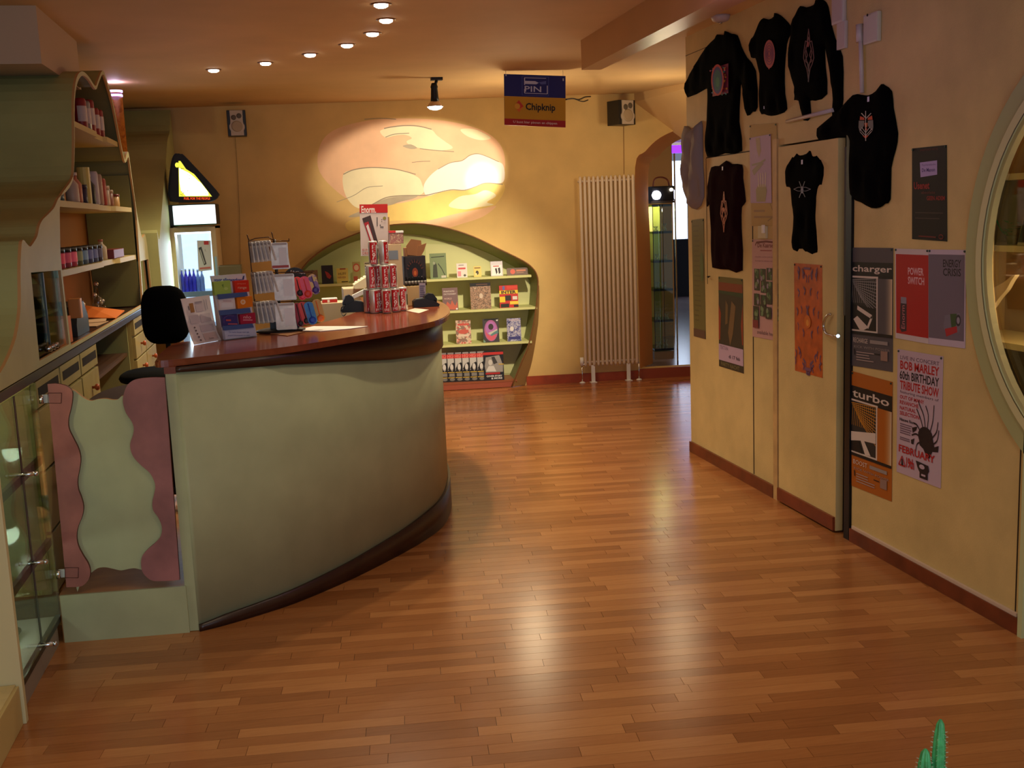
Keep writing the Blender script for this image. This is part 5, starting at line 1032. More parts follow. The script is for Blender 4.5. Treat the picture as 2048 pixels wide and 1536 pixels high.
book(706, 524, 722, 558, Z1, 'narrow book with a red circle on the top shelf', 'book', M((170, 160, 96), .5), [('e', (196, 84, 60), .5, .28, .42, .2), ('e', (214, 190, 150), .5, .28, .3, .14), ('r', (176, 80, 50), .1, .7, .6, .95)], G1)
book(730, 524, 741, 556, Z1, 'narrow striped book beside the price card on the top shelf', 'book', M((206, 200, 170), .5), [('r', (90, 80, 60), .1, .05 + k * .14, .9, .1 + k * .14) for k in range(6)], G1)
book(608, 541, 636, 561, Z1, 'brown leather-look book at the left end of the top shelf', 'book', PAT([(90, 66, 40), (130, 100, 60), (70, 50, 30)], 30, 'noise'), (), G1)
book(886, 576, 917, 618, Z2, 'grey and red book with white title lines on the second shelf', 'book', M((120, 92, 92), .5), [('t', (226, 214, 206), 'PHANTASTIC', .1, .12, .8, .19), ('t', (226, 214, 206), 'DICTIONARY', .1, .24, .9, .31), ('t', (226, 190, 180), 'WORLD', .1, .44, .6, .51), ('p', (190, 96, 76), [(.1, .95), (.3, .6), (.5, .75), (.6, .55), (.8, .8), (.95, .6), (.95, .97)]), ('e', (230, 225, 225), .9, .94, .06, .04)], G2)
book(942, 566, 983, 616, Z2, 'brown marbled book with a black top band on the second shelf', 'book', PAT([(120, 84, 66), (176, 140, 112), (90, 66, 50), (196, 166, 140)], 46, 'noise'), [('r', (20, 14, 16), 0, 0, 1, .13), ('r', (90, 60, 50), .3, .04, .85, .09), ('e', (206, 186, 166), .52, .5, .09, .1)], G2)
book(1000, 571, 1037, 612, Z2, 'yellow, red and black magazine on the second shelf', 'book', M((190, 36, 30), .5), [('r', (226, 196, 40), 0, .22, 1, .38), ('r', (226, 196, 40), .0, .5, .3, .75), ('r', (230, 200, 60), .55, .72, 1, .86), ('r', (40, 30, 30), .3, .45, .62, .68), ('r', (90, 100, 160), .18, .03, .3, .2), ('r', (206, 60, 40), .4, .03, .98, .18), ('r', (24, 20, 20), .05, .82, .5, .98), ('t', (60, 20, 20), 'INTER', .1, .23, .9, .37, .04), ('r', (220, 210, 200), .7, .5, .95, .65), ('r', (30, 24, 24), .75, .88, 1, .98)], G2)
book(913, 641, 943, 683, Z3, 'patterned red and white book on the third shelf', 'book', PAT([(186, 90, 76), (206, 186, 160), (140, 110, 96), (216, 170, 150)], 60, 'voronoi'), [('r', (200, 80, 70), .12, .14, .88, .22), ('t', (216, 196, 176), 'THE BEST', .2, .08, .85, .13), ('e', (196, 90, 76), .5, .48, .34, .1), ('r', (220, 200, 180), .15, .6, .85, .7)], G3)
book(967, 638, 999, 680, Z3, 'dark book with a huge swirling purple letter e on the third shelf', 'book', M((60, 56, 60), .5), [('e', (170, 96, 150), .5, .5, .42, .45), ('e', (206, 90, 110), .5, .56, .34, .36), ('e', (176, 110, 180), .5, .42, .33, .30), ('e', (60, 50, 50), .5, .34, .16, .13), ('p', (90, 130, 130), [(.42, .62), (.7, .54), (.92, .48), (.95, .62), (.7, .68), (.5, .74)]), ('p', (196, 190, 180), [(.3, .60), (.7, .50), (.88, .44), (.9, .50), (.68, .57), (.44, .68)]), ('e', (226, 224, 220), .90, .06, .06, .05), ('p', (120, 150, 130), [(0, .85), (.15, .97), (0, 1)]), ('r', (20, 18, 20), .1, 0, .95, .05)], G3)
book(1015, 637, 1043, 678, Z3, 'blue and white speckled book on the third shelf', 'book', PAT([(60, 60, 110), (190, 186, 200), (90, 90, 150), (40, 40, 80)], 50, 'noise'), [('r', (56, 56, 120), .1, .8, .95, .92), ('r', (190, 170, 186), .2, .05, .9, .1), ('e', (220, 214, 210), .35, .45, .14, .1)], G3)
book(866, 650, 884, 686, Z3, 'orange-red book half hidden by the counter on the third shelf', 'book', M((206, 96, 60), .5), (), G3)
for k in range(6):
    p0 = 881 + 14.8 * k; m_ = [('r', (150, 140, 140), .06, .0, .42, .32), ('r', (196, 40, 36), .0, .06, 1, .20), ('t', (225, 120, 110), 'HIGH', .05, .07, .45, .19, .03), ('p', (190, 190, 186), [(.04, .2), (.42, .2), (.40, .35), (.2, .5), (.04, .62)]), ('p', (20, 18, 18), [(.04, .58), (.18, .40), (.36, .34), (.44, .5), (.44, .62)]), ('e', (206, 204, 200), .25, .50, .085, .11), ('p', (150, 146, 140), [(.18, .58), (.33, .58), (.26, .66)]), ('r', (206, 170, 60), .04, .665, 1, .69), ('r', (130, 126, 120), .1, .71, .42, .82), ('r', (206, 170, 60), .04, .845, 1, .868), ('e', (120, 116, 110), .25, .92, .14, .05)]
    book(p0, 706 - k * .7, p0 + 38, 769 - k * .9, Z4, 'dark portrait magazine, %s from the left in the bottom row' % ['first', 'second', 'third', 'fourth', 'fifth', 'sixth'][k], 'magazine', M((26, 22, 22), .4), m_, 'row of portrait magazines on the bottom shelf', off=.030 + .008 * k, th=.004, cat='magazine')
book(969, 703, 1009, 765, Z4, 'front magazine with a grey photograph at the right end of the bottom row', 'magazine', M((26, 22, 22), .4), [('r', (190, 44, 40), 0, .03, 1, .12), ('p', (150, 146, 142), [(.12, .2), (.8, .14), (.97, .5), (.95, .72), (.1, .72), (.05, .5)]), ('e', (200, 196, 190), .34, .38, .10, .10), ('p', (206, 204, 200), [(.1, .68), (.25, .5), (.5, .5), (.62, .7)]), ('p', (60, 56, 56), [(.4, .2), (.55, .18), (.7, .4), (.5, .45)]), ('r', (176, 36, 36), .08, .73, .8, .79), ('t', (230, 228, 226), 'COVER STORY', .12, .82, .9, .88, .03), ('t', (230, 228, 226), '& MORE', .35, .90, .9, .96, .03), ('r', (206, 170, 60), .75, .44, 1, .47)], 'row of portrait magazines on the bottom shelf', off=.082, th=.005, cat='magazine')

# ================================================================ ON THE BACK WALL AND CEILING
def speaker(px0, py0, px1, py1, y, yaw, label):
    c = PY((px0 + px1) / 2, (py0 + py1) / 2, y); w_ = (px1 - px0) / F * y; h = (py1 - py0) / F * y; R_ = Matrix.Rotation(yaw, 3, 'Z')
    t = thing('wall_speaker', label, 'speaker', (c.x, c.y, c.z - h / 2), 'wall speakers'); f = lambda x, yy, z: c + R_ @ Vector((x, yy, z))
    q = MB(); q.rbox(f(-w_ / 2, 0, -h / 2), R_ @ Vector((w_, 0, 0)), R_ @ Vector((0, w_ * .9, 0)), (0, 0, h), .006, M((30, 28, 26), .4)); q.build('cabinet', None, t)
    a, b = w_ * .34, h / 2 - .004; pr = [(-a, b), (-a * .96, .1 * h), (-a * 1.0, -.02 * h), (-a * 1.18, -.1 * h), (-a * 1.18, -.2 * h), (-a, -.3 * h), (-a, -b), (a, -b), (a, -.3 * h), (a * 1.18, -.2 * h), (a * 1.18, -.1 * h), (a, -.02 * h), (a * .96, .1 * h), (a, b)]
    q = MB(); q.prism([pr], lambda x, z: f(x, -.012, z), R_ @ Vector((0, .0115, 0)), M((186, 170, 150), .4)); q.build('front_baffle', None, t)
    q = MB(); q.lathe(f(0, -.012, -.13 * h), R_ @ Vector((0, -1, 0)), [(a * .86, 0), (a * .8, .005), (a * .62, .002), (a * .3, .006)], 24, M((170, 150, 120), .5)); q.build('woofer', None, t)
    for s_ in (-1, 1): q = MB(); q.lathe(f(s_ * a * .42, -.012, h * (.24 + .03 * s_)), R_ @ Vector((0, -1, 0)), [(a * .4, 0), (a * .36, .004), (a * .2, .003)], 16, M((90, 80, 66), .5)); q.build('tweeter', None, t)
    q = MB(); q.tube([f(0, w_ * .85, h * .35), f(0, w_ * 1.05, h * .48)], .012, 8, BLACK); q.build('bracket', None, t)
speaker(456, 222, 491, 270, 10.08, .05, 'silver-fronted black speaker at the left of the back wall')
speaker(1233, 200, 1276, 249, 9.72, .38, 'silver-fronted black speaker above the radiator')
q = MB(); q.tube([BK(470, 272, .006), BK(475, 340, .006), BK(479, 430, .006), BK(481, 545, .006), BK(482, 700, .006)], .0016, 5, M((120, 86, 46), .7)); q.build('speaker_cable', None, None, label='thin cable running down the back wall below the left speaker', cat='cable')
q = MB(); q.tube([BK(1247, 250, .006), BK(1248, 348, .006)], .0025, 5, M((150, 106, 60), .7)); q.build('speaker_cable', None, None, label='thin cable running down above the radiator from the right speaker', cat='cable')
# spot lamp with reflector bulb
sl_y = 8.62; c0 = PY(873, 156, sl_y); lp_ = thing('ceiling_spot', 'black ceiling spot with a hanging reflector bulb before the painted clouds', 'lamp', (c0.x, sl_y, PY(868, 220, sl_y).z))
q = MB(); q.box(c0.x - .045, c0.x + .045, sl_y - .03, sl_y + .03, ZC - .022, ZC, BLACK); q.tube([(c0.x, sl_y, ZC - .02), (c0.x - .01, sl_y, PY(868, 168, sl_y).z)], .012, 8, BLACK); q.build('mount', None, lp_)
ax = PY(868, 168, sl_y); b0_ = PY(868, 220, sl_y).z; q = MB(); q.lathe((ax.x, sl_y, PY(868, 203, sl_y).z), (0, 0, 1), [(.034, 0), (.030, .04), (.026, .10), (.030, .11), (.020, .14)], 18, BLACK); q.build('holder', None, lp_)
zb_ = PY(868, 203, sl_y).z; q = MB(); q.lathe((ax.x, sl_y, b0_), (0, 0, 1), [(.018, 0), (.046, .008), (.062, .024)], 24, EM((255, 246, 235), 9)); q.build('bulb_face', None, lp_)
q = MB(); q.lathe((ax.x, sl_y, b0_ + .024), (0, 0, 1), [(.0625, 0), (.060, .012), (.040, .035), (.034, zb_ - b0_ - .022)], 24, M((200, 180, 170), .1, metal=.9)); q.build('bulb_reflector', None, lp_)
light('spot_bulb', 'SPOT', (ax.x, sl_y, b0_ - .01), 12, (1, .8, .55), size=.03, spot=120, blend=.8)
# downlights
for k, (x, y) in enumerate(SPOTS):
    t = thing('recessed_downlight', 'small round recessed ceiling downlight, %s from the far left end of the arc' % ['seventh', 'sixth', 'fifth', 'fourth', 'third', 'second', 'first'][k], 'ceiling light', (x, y, ZC - .012), 'arc of recessed downlights')
    q = MB(); q.lathe((x, y, ZC), (0, 0, -1), [(.054, 0), (.054, .003), (.046, .006), (.038, .002)], 26, M((120, 70, 40), .3, metal=.4)); q.build('trim_ring', None, t)
    q = MB(); q.lathe((x, y, ZC - .001), (0, 0, -1), [(.036, 0), (.036, .010), (.024, .017)], 20, EM((255, 240, 222), 12)); q.build('lamp_face', None, t)
# hanging sign
ys = 8.3; L = [PY(1008, 148, ys), PY(1131, 152, ys), PY(1131, 255, ys), PY(1009, 250, ys)]
sg = MB(); sg.poly3(L, Vector((0, .006, 0)), M((40, 36, 90), .4)); sg = sg.build('hanging_sign', None, None, label='blue, yellow and red bank card sign hanging from the ceiling', cat='sign')
wht = (200, 205, 225)
art(sg, Surf(*L), [('r', (30, 34, 112), 0, 0, 1, .43), ('r', (206, 156, 24), 0, .43, 1, .87), ('r', (176, 34, 30), 0, .87, 1, 1),
    ('l', (70, 84, 160), [(.29, .03), (.72, .03), (.72, .40), (.29, .40), (.29, .03)], .010, .8), ('l', wht, [(.70, .20), (.70, .36), (.33, .36), (.33, .28)], .014, .8), ('l', wht, [(.33, .20), (.33, .06), (.68, .06)], .014, .8), ('p', wht, [(.33, .12), (.50, .12), (.56, .15), (.52, .18), (.33, .18)]), ('p', (90, 100, 170), [(.56, .14), (.68, .11), (.68, .17), (.60, .18)]),
    ('t', wht, 'PIN', .33, .22, .60, .33, .01), ('p', (206, 60, 36), [(.16, .62), (.235, .50), (.31, .62), (.235, .74)]), ('p', (226, 120, 40), [(.16, .62), (.235, .74), (.31, .62), (.25, .66)]), ('e', (230, 170, 50), .21, .62, .045, .055),
    ('t', (24, 20, 24), 'Chipknip', .345, .55, .83, .73, .02), ('t', (230, 200, 190), 'U kunt hier pinnen en chippen', .14, .905, .86, .965, .02), ('r', (190, 195, 210), .02, 0, .04, .04), ('r', (190, 195, 210), .95, .05, .97, .10)])
for u_ in (.03, .96): a = Surf(*L)(u_, .0); q = MB(); q.cyl(a, (a.x, a.y, ZC), .0015, 6, M((150, 150, 150), .4)); q.build('hanging_wire', None, sg)
q = MB(); q.tube(cr([PY(1131, 199, 8.32), PY(1145, 197, 8.6), PY(1158, 199, 8.9), PY(1170, 194, 9.2), PY(1181, 193, 9.5)], 5), [.006] * 21, 6, BLACK); q.tube(cr([PY(1150, 198, 8.7), PY(1165, 203, 9.0), PY(1176, 200, 9.2)], 5), .005, 6, BLACK); q.build('cable_bundle', None, None, label='loose black cables hanging from the ceiling right of the sign', cat='cable', kind=None)
# colourful amber tube at the left
tb = thing('glass_tube_lamp', 'tall amber glass tube with a violet-white glow at the ceiling behind the wavy cabinet', 'lamp', (-1.15, 8.6, 1.12))
q = MB(); q.cyl((-1.15, 8.6, 1.12), (-1.15, 8.6, 2.665), .048, 20, PAT([(176, 100, 30), (196, 120, 40), (150, 80, 24)], 14, 'noise', .08)); q.build('amber_tube', None, tb)
for z0, z1, r_ in ((2.625, 2.64, .05), (2.655, 2.67, .052)): q = MB(); q.cyl((-1.15, 8.6, z0), (-1.15, 8.6, z1), r_, 20, EM((190, 170, 255), 3)); q.build('glow_ring', None, tb)
light('tube_glow', 'POINT', (-1.15, 8.6, 2.695), .9, (.85, .7, 1), size=.02)

# ================================================================ ON THE RIGHT-HAND WALL
def shirt(L, org_, sc, nm, label, col, prints=(), group='black shirts pinned to the right-hand wall', cat='shirt', th=.028, tag_=None, collar=None, folds=1.0):
    from mathutils.geometry import delaunay_2d_cdt
    P_ = [RT(org_[0] + x / sc, org_[1] + y / sc, 0) for x, y in L]; O = [(p.y, p.z) for p in P_]
    O = [tuple(p) for p in cr(O, 2, True)]; n = len(O)
    y0, y1 = min(p[0] for p in O), max(p[0] for p in O); z0, z1 = min(p[1] for p in O), max(p[1] for p in O); s = .028
    pts = [Vector(p) for p in O]
    def dist(y, z):
        d = 9
        for (a, b), (c, e) in zip(O, O[1:] + O[:1]):
            L2 = (c - a) ** 2 + (e - b) ** 2; t = 0 if L2 == 0 else max(0, min(1, ((y - a) * (c - a) + (z - b) * (e - b)) / L2)); d = min(d, math.hypot(y - a - t * (c - a), z - b - t * (e - b)))
        return d
    def inside(y, z):
        r = False
        for (a, b), (c, e) in zip(O, O[1:] + O[:1]):
            if (b > z) != (e > z) and y < (c - a) * (z - b) / (e - b) + a: r = not r
        return r
    zz = z0 + s / 2
    while zz < z1:
        yy = y0 + s / 2
        while yy < y1:
            if inside(yy, zz) and dist(yy, zz) > .011: pts.append(Vector((yy, zz)))
            yy += s
        zz += s
    pc = None; XY = []
    for it in prints:
        if it[0] in 'pl': XY += [(p[0], p[1]) for p in it[2]]
        elif it[0] == 'e': XY += [(it[2] - it[4], it[3] - it[5]), (it[2] + it[4], it[3] + it[5])]
    if XY:
        A_, B_2 = RT(org_[0] + min(p[0] for p in XY) / sc, org_[1] + min(p[1] for p in XY) / sc), RT(org_[0] + max(p[0] for p in XY) / sc, org_[1] + max(p[1] for p in XY) / sc)
        pc = ((A_.y + B_2.y) / 2, (A_.z + B_2.z) / 2, abs(A_.y - B_2.y) / 2 * 1.45 + .02, abs(A_.z - B_2.z) / 2 * 1.45 + .02)
    vs, es, fs, *_ = delaunay_2d_cdt(pts, [(i, (i + 1) % n) for i in range(n)], [list(range(n))], 1, 1e-5)
    def hgt(y, z):
        d = dist(y, z); b = th * (1 - math.exp(-d / .02)) * .7
        fm = 1.0 if not pc else max(0.0, min(1.0, (math.hypot((y - pc[0]) / pc[2], (z - pc[1]) / pc[3]) - 1.0) * 1.2))
        return .006 + b + folds * fm * (.006 * math.sin(y * 38 + z * 11) + .004 * math.sin(z * 23 - y * 60)) * min(1, d / .03)
    F_ = [Vector((RX - hgt(v.x, v.y), v.x, v.y)) for v in vs]; q = MB(); q.add(F_, [tuple(f) for f in fs], None, True)
    B_ = [Vector((RX - .002, v.x, v.y)) for v in vs]; be = {}
    for f in fs:
        for a, b in zip(f, list(f[1:]) + [f[0]]): be[frozenset((a, b))] = be.get(frozenset((a, b)), 0) + 1
    for e, c in be.items():
        if c == 1: a, b = tuple(e); q.add([F_[a], F_[b], B_[b], B_[a]], [(0, 1, 2, 3)], None)
    q.add(B_, [tuple(reversed(f)) for f in fs])
    o = q.build(nm, col, None, label=label, cat=cat, group=group)
    class SS:
        def __call__(s_, u, v, off=0.0): p = RT(org_[0] + u / sc, org_[1] + v / sc, .012); return Vector((RX - hgt(p.y, p.z) - off - .0035, p.y, p.z))
    if prints: art(o, SS(), list(prints), base=.0006, name='printed_motif')
    if tag_: a = SS()(*tag_, .003); q = MB(); q.box(a.x - .001, a.x, a.y - .008, a.y + .008, a.z - .022, a.z, M((210, 205, 225), .5)); q.build('neck_tag', None, o)
    return o
BT = M((4, 4, 5), 1.0, spec=.05, bump=.15, bscale=220); GRP = 'dark shirts pinned to the right-hand wall'
c2 = (1340, 0); k2 = 4.517
rs = random.Random(4); pr1 = [('p', (150, 60, 90), [(408, 615), (553, 572), (553, 840), (410, 872)])]
for k in range(70):
    u_ = rs.uniform(412, 548); v_ = rs.uniform(590, 860)
    pr1.append(('e', rs.choice([(196, 60, 40), (90, 190, 90), (60, 110, 170), (226, 170, 60), (190, 70, 120), (60, 160, 150)]), u_, max(v_, 618 - (u_ - 408) * .3 + 8), rs.uniform(4, 9), rs.uniform(4, 9)))
pr1 += [('e', (196, 50, 60), 480, 722, 58, 142), ('e', (60, 50, 130), 480, 724, 46, 122), ('e', (40, 100, 110), 480, 724, 34, 96), ('e', (60, 130, 110), 482, 740, 16, 46)]
shirt([(410, 350), (430, 312), (495, 315), (500, 280), (560, 305), (615, 320), (650, 420), (700, 520), (780, 640), (795, 970), (750, 1010), (705, 1045), (680, 900), (650, 740), (638, 870), (630, 1100), (655, 1365), (500, 1385), (345, 1418), (332, 1200), (350, 900), (345, 812), (325, 805), (165, 880), (148, 750), (230, 590), (330, 430)], c2, k2, 'tshirt', 'long black shirt with a rainbow mandala panel, top left of the wall', BT, pr1, GRP)
pr2 = [('e', (190, 96, 100), 925, 488, 50, 128), ('p', (190, 96, 100), [(882, 540), (968, 540), (922, 628)])]
for k in range(4): pr2.append(('l', (110, 60, 110), [(925 + (38 - 9 * k) * math.sin(a), 485 + (98 - 24 * k) * math.cos(a)) for a in [2 * math.pi * i / 18 for i in range(19)]], 5))
shirt([(850, 165), (900, 178), (945, 150), (950, 118), (990, 130), (1035, 165), (1105, 250), (1085, 330), (1060, 400), (1040, 640), (1045, 850), (1063, 985), (1000, 1030), (920, 1047), (860, 1030), (818, 1000), (822, 700), (800, 600), (780, 525), (740, 518), (730, 375), (760, 330), (790, 260), (815, 200)], c2, k2, 'tshirt', 'black sleeveless top with a pink oval motif', BT, pr2 + [('r', (170, 170, 230), 863, 958, 874, 984)], GRP)
def alien(cx_, cy_, w_, h, col, wd=6):
    it = []
    for s in (-1, 1):
        it += [('l', col, [(cx_ + s * w_ * a, cy_ + h * b) for a, b in P]  , wd) for P in ([(0, -1), (.15, -.75), (.25, -.5), (.55, -.55), (.8, -.2), (.9, .1), (.6, .35)], [(0, -.7), (.3, -.4), (.6, -.1), (.35, .2), (0, .4)], [(.15, -.5), (.5, -.25), (.2, 0), (.6, .2), (.2, .3), (0, .6)], [(.6, .35), (.3, .5), (.15, .7), (0, 1)])]
    return it
pr3 = alien(1283, 500, 52, 240, (110, 66, 76), 7) + [('l', (90, 84, 90), [(1275, 560), (1290, 640), (1282, 740)], 8), ('e', (150, 60, 70), 1280, 400, 10, 26)]
shirt([(1185, 55), (1240, 67), (1310, 42), (1320, 5), (1350, -10), (1400, 5), (1435, 60), (1460, 200), (1500, 350), (1565, 510), (1570, 800), (1560, 975), (1475, 1050), (1480, 900), (1460, 700), (1420, 480), (1405, 420), (1410, 600), (1425, 850), (1320, 910), (1270, 912), (1280, 1055), (1215, 1087), (1170, 910), (1130, 905), (1135, 800), (1080, 600), (1100, 350), (1120, 190), (1150, 110)], c2, k2, 'tshirt', 'black long-sleeved shirt with a thin pinkish tribal motif', BT, pr3, GRP)
c4 = (1640, 0); k4 = 3.338; X0, Y0 = 332, 830
pr4 = [('l', (170, 160, 150), [(300, 755), (332, 790), (365, 755)], 6), ('p', (196, 60, 30), [(292, 775), (318, 785), (322, 800), (290, 800)]), ('p', (196, 60, 30), [(372, 770), (346, 785), (342, 800), (376, 798)]), ('p', (110, 104, 100), [(284, 805), (322, 805), (318, 840), (290, 880), (282, 850)]), ('p', (110, 104, 100), [(380, 800), (344, 805), (346, 840), (376, 876), (382, 846)]), ('p', (206, 96, 40), [(322, 820), (344, 820), (340, 850), (326, 850)]), ('e', (206, 80, 40), 333, 862, 7, 8),
       ('l', (180, 170, 160), [(292, 860), (332, 905), (374, 858)], 4), ('l', (180, 170, 160), [(294, 880), (332, 920), (372, 876)], 4), ('l', (180, 170, 160), [(306, 850), (332, 885), (360, 848)], 4), ('p', (196, 60, 34), [(312, 905), (352, 903), (338, 920), (326, 920)]), ('l', (190, 180, 170), [(332, 740), (333, 940)], 5)]
shirt([(225, 635), (280, 632), (330, 637), (380, 608), (415, 562), (440, 570), (485, 610), (495, 720), (525, 890), (510, 1000), (480, 1120), (475, 1330), (440, 1360), (405, 1385), (350, 1388), (280, 1350), (215, 1310), (200, 1150), (205, 1000), (195, 917), (130, 915), (0, 938), (-15, 870), (0, 845), (90, 770), (150, 715)], c4, k4, 'tshirt', 'black shirt with a red and grey winged motif right of the door', BT, pr4, GRP, tag_=(335, 645))
c3 = (1340, 300); k3 = 3.2
MAR = M((34, 12, 18), 1.0, spec=.05, bump=.15, bscale=220)
pr5 = alien(363, 395, 24, 130, (176, 84, 44), 4.5) + [('e', (190, 90, 44), 362, 380, 6, 14)]
shirt([(270, 110), (320, 102), (365, 68), (400, 90), (465, 95), (470, 180), (488, 330), (462, 365), (460, 500), (467, 770), (380, 765), (290, 755), (272, 710), (270, 400), (262, 340), (243, 362), (240, 330), (250, 200)], c3, k3, 'tshirt', 'dark maroon shirt with an orange tribal motif', MAR, pr5, GRP, tag_=(355, 105))
pr6 = [('e', (150, 150, 170), 866, 255, 8, 22), ('l', (130, 130, 140), [(812, 250), (840, 238), (890, 238), (920, 250), (890, 262), (840, 262), (812, 250)], 3), ('l', (120, 120, 130), [(848, 200), (866, 250), (884, 200)], 4), ('l', (120, 120, 130), [(848, 305), (866, 255), (886, 300)], 4)]
shirt([(815, 10), (850, 18), (890, 8), (900, -8), (950, 15), (1005, 105), (990, 240), (968, 240), (950, 420), (968, 670), (880, 660), (798, 645), (800, 500), (790, 380), (780, 255), (755, 250), (742, 130), (780, 60)], c3, k3, 'tshirt', 'small black shirt with a pale insect motif pinned on the door', BT, pr6, GRP, tag_=(870, 62))
shirt([(30, -48), (44, -42), (60, -55), (66, -50), (67, 30), (69, 95), (54, 119), (38, 105), (30, 50), (28, 0)], (1340, 300), 1.0, 'scarf', 'pale lavender garment hanging at the far end of the right-hand wall', M((146, 138, 142), .8, bump=.1), (), None, 'garment', th=.05, folds=2.2)

def poster(L, nm, label, col, items, group='posters on the right-hand wall', th=.0012, off=.0015, cat='poster', pins=True, rough=.6):
    P_ = [RT(x, y, off + th) for x, y in L]; q = MB(); q.poly3(P_, Vector((th, 0, 0)), M(col, rough) if isinstance(col, tuple) else col)
    o = q.build(nm, None, None, label=label, cat=cat, group=group); art(o, Surf(*P_), items, base=.0004, step=.00006)
    if pins:
        for u_, v_ in ((.03, .015), (.97, .015)):
            a = Surf(*P_)(u_, v_, .0008); q = MB(); q.lathe(a + Vector((.001, 0, 0)), (-1, 0, 0), [(.005, 0), (.004, .004)], 8, M((30, 60, 50), .4)); q.build('pin', None, o)
    return o
LAV = (196, 172, 190)
poster([(1499, 250), (1553, 246), (1559, 452), (1503, 452)], 'old_chart', 'yellowed anatomical chart behind the lavender hand drawing', (186, 150, 80), [('r', (150, 110, 60), .1, .84, .5, .86), ('r', (150, 110, 60), .1, .90, .8, .92), ('l', (140, 104, 56), [(.7, .78), (.85, .9), (.6, .95)], .012)])
HND = (150, 130, 110)
poster([(1499, 276), (1541, 268), (1543, 406), (1501, 406)], 'hand_drawing', 'lavender sheet with drawings of opened hands', (190, 160, 196), [('p', (170, 140, 110), [(.3, .02), (.5, .02), (.55, .22), (.45, .32), (.35, .2)]), ('p', HND, [(.1, .5), (.6, .36), (.66, .42), (.2, .58)]), ('l', HND, [(.1, .42), (.5, .40), (.75, .36)], .03), ('p', (160, 140, 90), [(.3, .98), (.28, .8), (.4, .72), (.75, .72), (.8, .82), (.72, .98)])] + [('l', (206, 186, 180), [(.42 + .1 * k, .76), (.40 + .12 * k, .55)], .05, .5) for k in range(4)], off=.004)
it = [('l', (110, 30, 30), [(.12, .06), (.16, .03), (.5, .02), (.84, .03), (.9, .06)], .02), ('t', (120, 40, 40), 'De Kaarsen', .2, .035, .8, .08, .02), ('r', (150, 60, 60), .3, .105, .7, .115), ('t', (160, 110, 120), 'sinds vele jaren te', .12, .165, .88, .185), ('t', (160, 110, 120), 'koop in deze winkel', .12, .205, .9, .225), ('t', (90, 60, 70), 'available here', .18, .92, .84, .96)]
rs = random.Random(12)
for k in range(17):
    u_, v_ = .08 + .23 * (k % 4) + rs.uniform(-.02, .02), .29 + .125 * (k // 4) + rs.uniform(-.02, .02)
    it += [('r', (60, 58, 40), u_, v_, u_ + .2, v_ + .12)] + [('e', rs.choice([(90, 110, 70), (150, 130, 150), (120, 140, 100), (60, 90, 50)]), u_ + rs.uniform(.04, .16), v_ + rs.uniform(.02, .1), .035, .025) for _ in range(5)]
it.append(('r', (130, 50, 50), .06, .82, .26, .9))
poster([(1504, 479), (1562, 479), (1560, 683), (1505, 673)], 'plant_poster', 'pink poster with a mosaic of small plant photographs', (196, 150, 146), it)
poster([(1383, 440), (1407, 437), (1411, 678), (1388, 672)], 'list_poster', 'tall narrow green chart at the far end of the wall', (110, 100, 52), [('r', (96, 84, 44), .15, .05 + .042 * k, .15 + rs.uniform(.3, .6), .06 + .042 * k) for k in range(20)] + [('e', (90, 104, 56), .8, .4, .14, .12), ('r', (96, 66, 50), .0, .93, 1, 1)])
poster([(1437, 553), (1485, 558), (1487, 747), (1438, 732)], 'party_poster', 'dark party poster with a white date label at its foot', (60, 50, 36), [('r', (104, 90, 34), 0, 0, 1, .06), ('p', (130, 54, 26), [(0, .06), (1, .06), (1, .15), (0, .15)]), ('p', (50, 66, 36), [(0, .15), (1, .15), (1, .2), (0, .18)]), ('p', (150, 56, 26), [(0, .3), (.1, .4), (.06, .7), (0, .7)]), ('p', (150, 60, 28), [(1, .25), (.92, .5), (.96, .7), (1, .7)]), ('p', (110, 84, 50), [(.3, .25), (.4, .3), (.38, .5), (.28, .52)]), ('p', (120, 90, 56), [(.55, .25), (.72, .3), (.6, .6), (.48, .74), (.4, .6)]), ('r', (190, 160, 186), 0, .745, 1, .925), ('t', (90, 70, 90), 'TEXTURA', .06, .76, .4, .80), ('t', (60, 40, 60), 'di 17 feb', .42, .84, .88, .88, .03), ('t', (120, 110, 70), 'PARTY NACHT', .1, .94, .85, .985, .02)])
rs = random.Random(3); it = []
for k in range(26):
    a, b = rs.random(), rs.random()
    for s in (0, 1): x = lambda u: u if s == 0 else 1 - u; it.append(('l', (110, 78, 110), [(x(a * .5), b), (x(a * .5 + rs.uniform(.02, .08)), min(1, b + .03)), (x(a * .5 + .02), min(1, b + .07))], .022))
it += [('e', (206, 110, 40), .5, .52, .12, .06), ('e', (226, 150, 60), .5, .53, .05, .03), ('r', (120, 80, 110), .38, .03, .62, .05), ('r', (120, 80, 110), .38, .94, .62, .97)]
poster([(1588, 526), (1644, 530), (1645, 756), (1590, 741)], 'psychedelic_poster', 'orange psychedelic poster with violet line patterns pinned on the door', M((190, 92, 40), .4, noise=.12, scale=16), it, off=.0125)
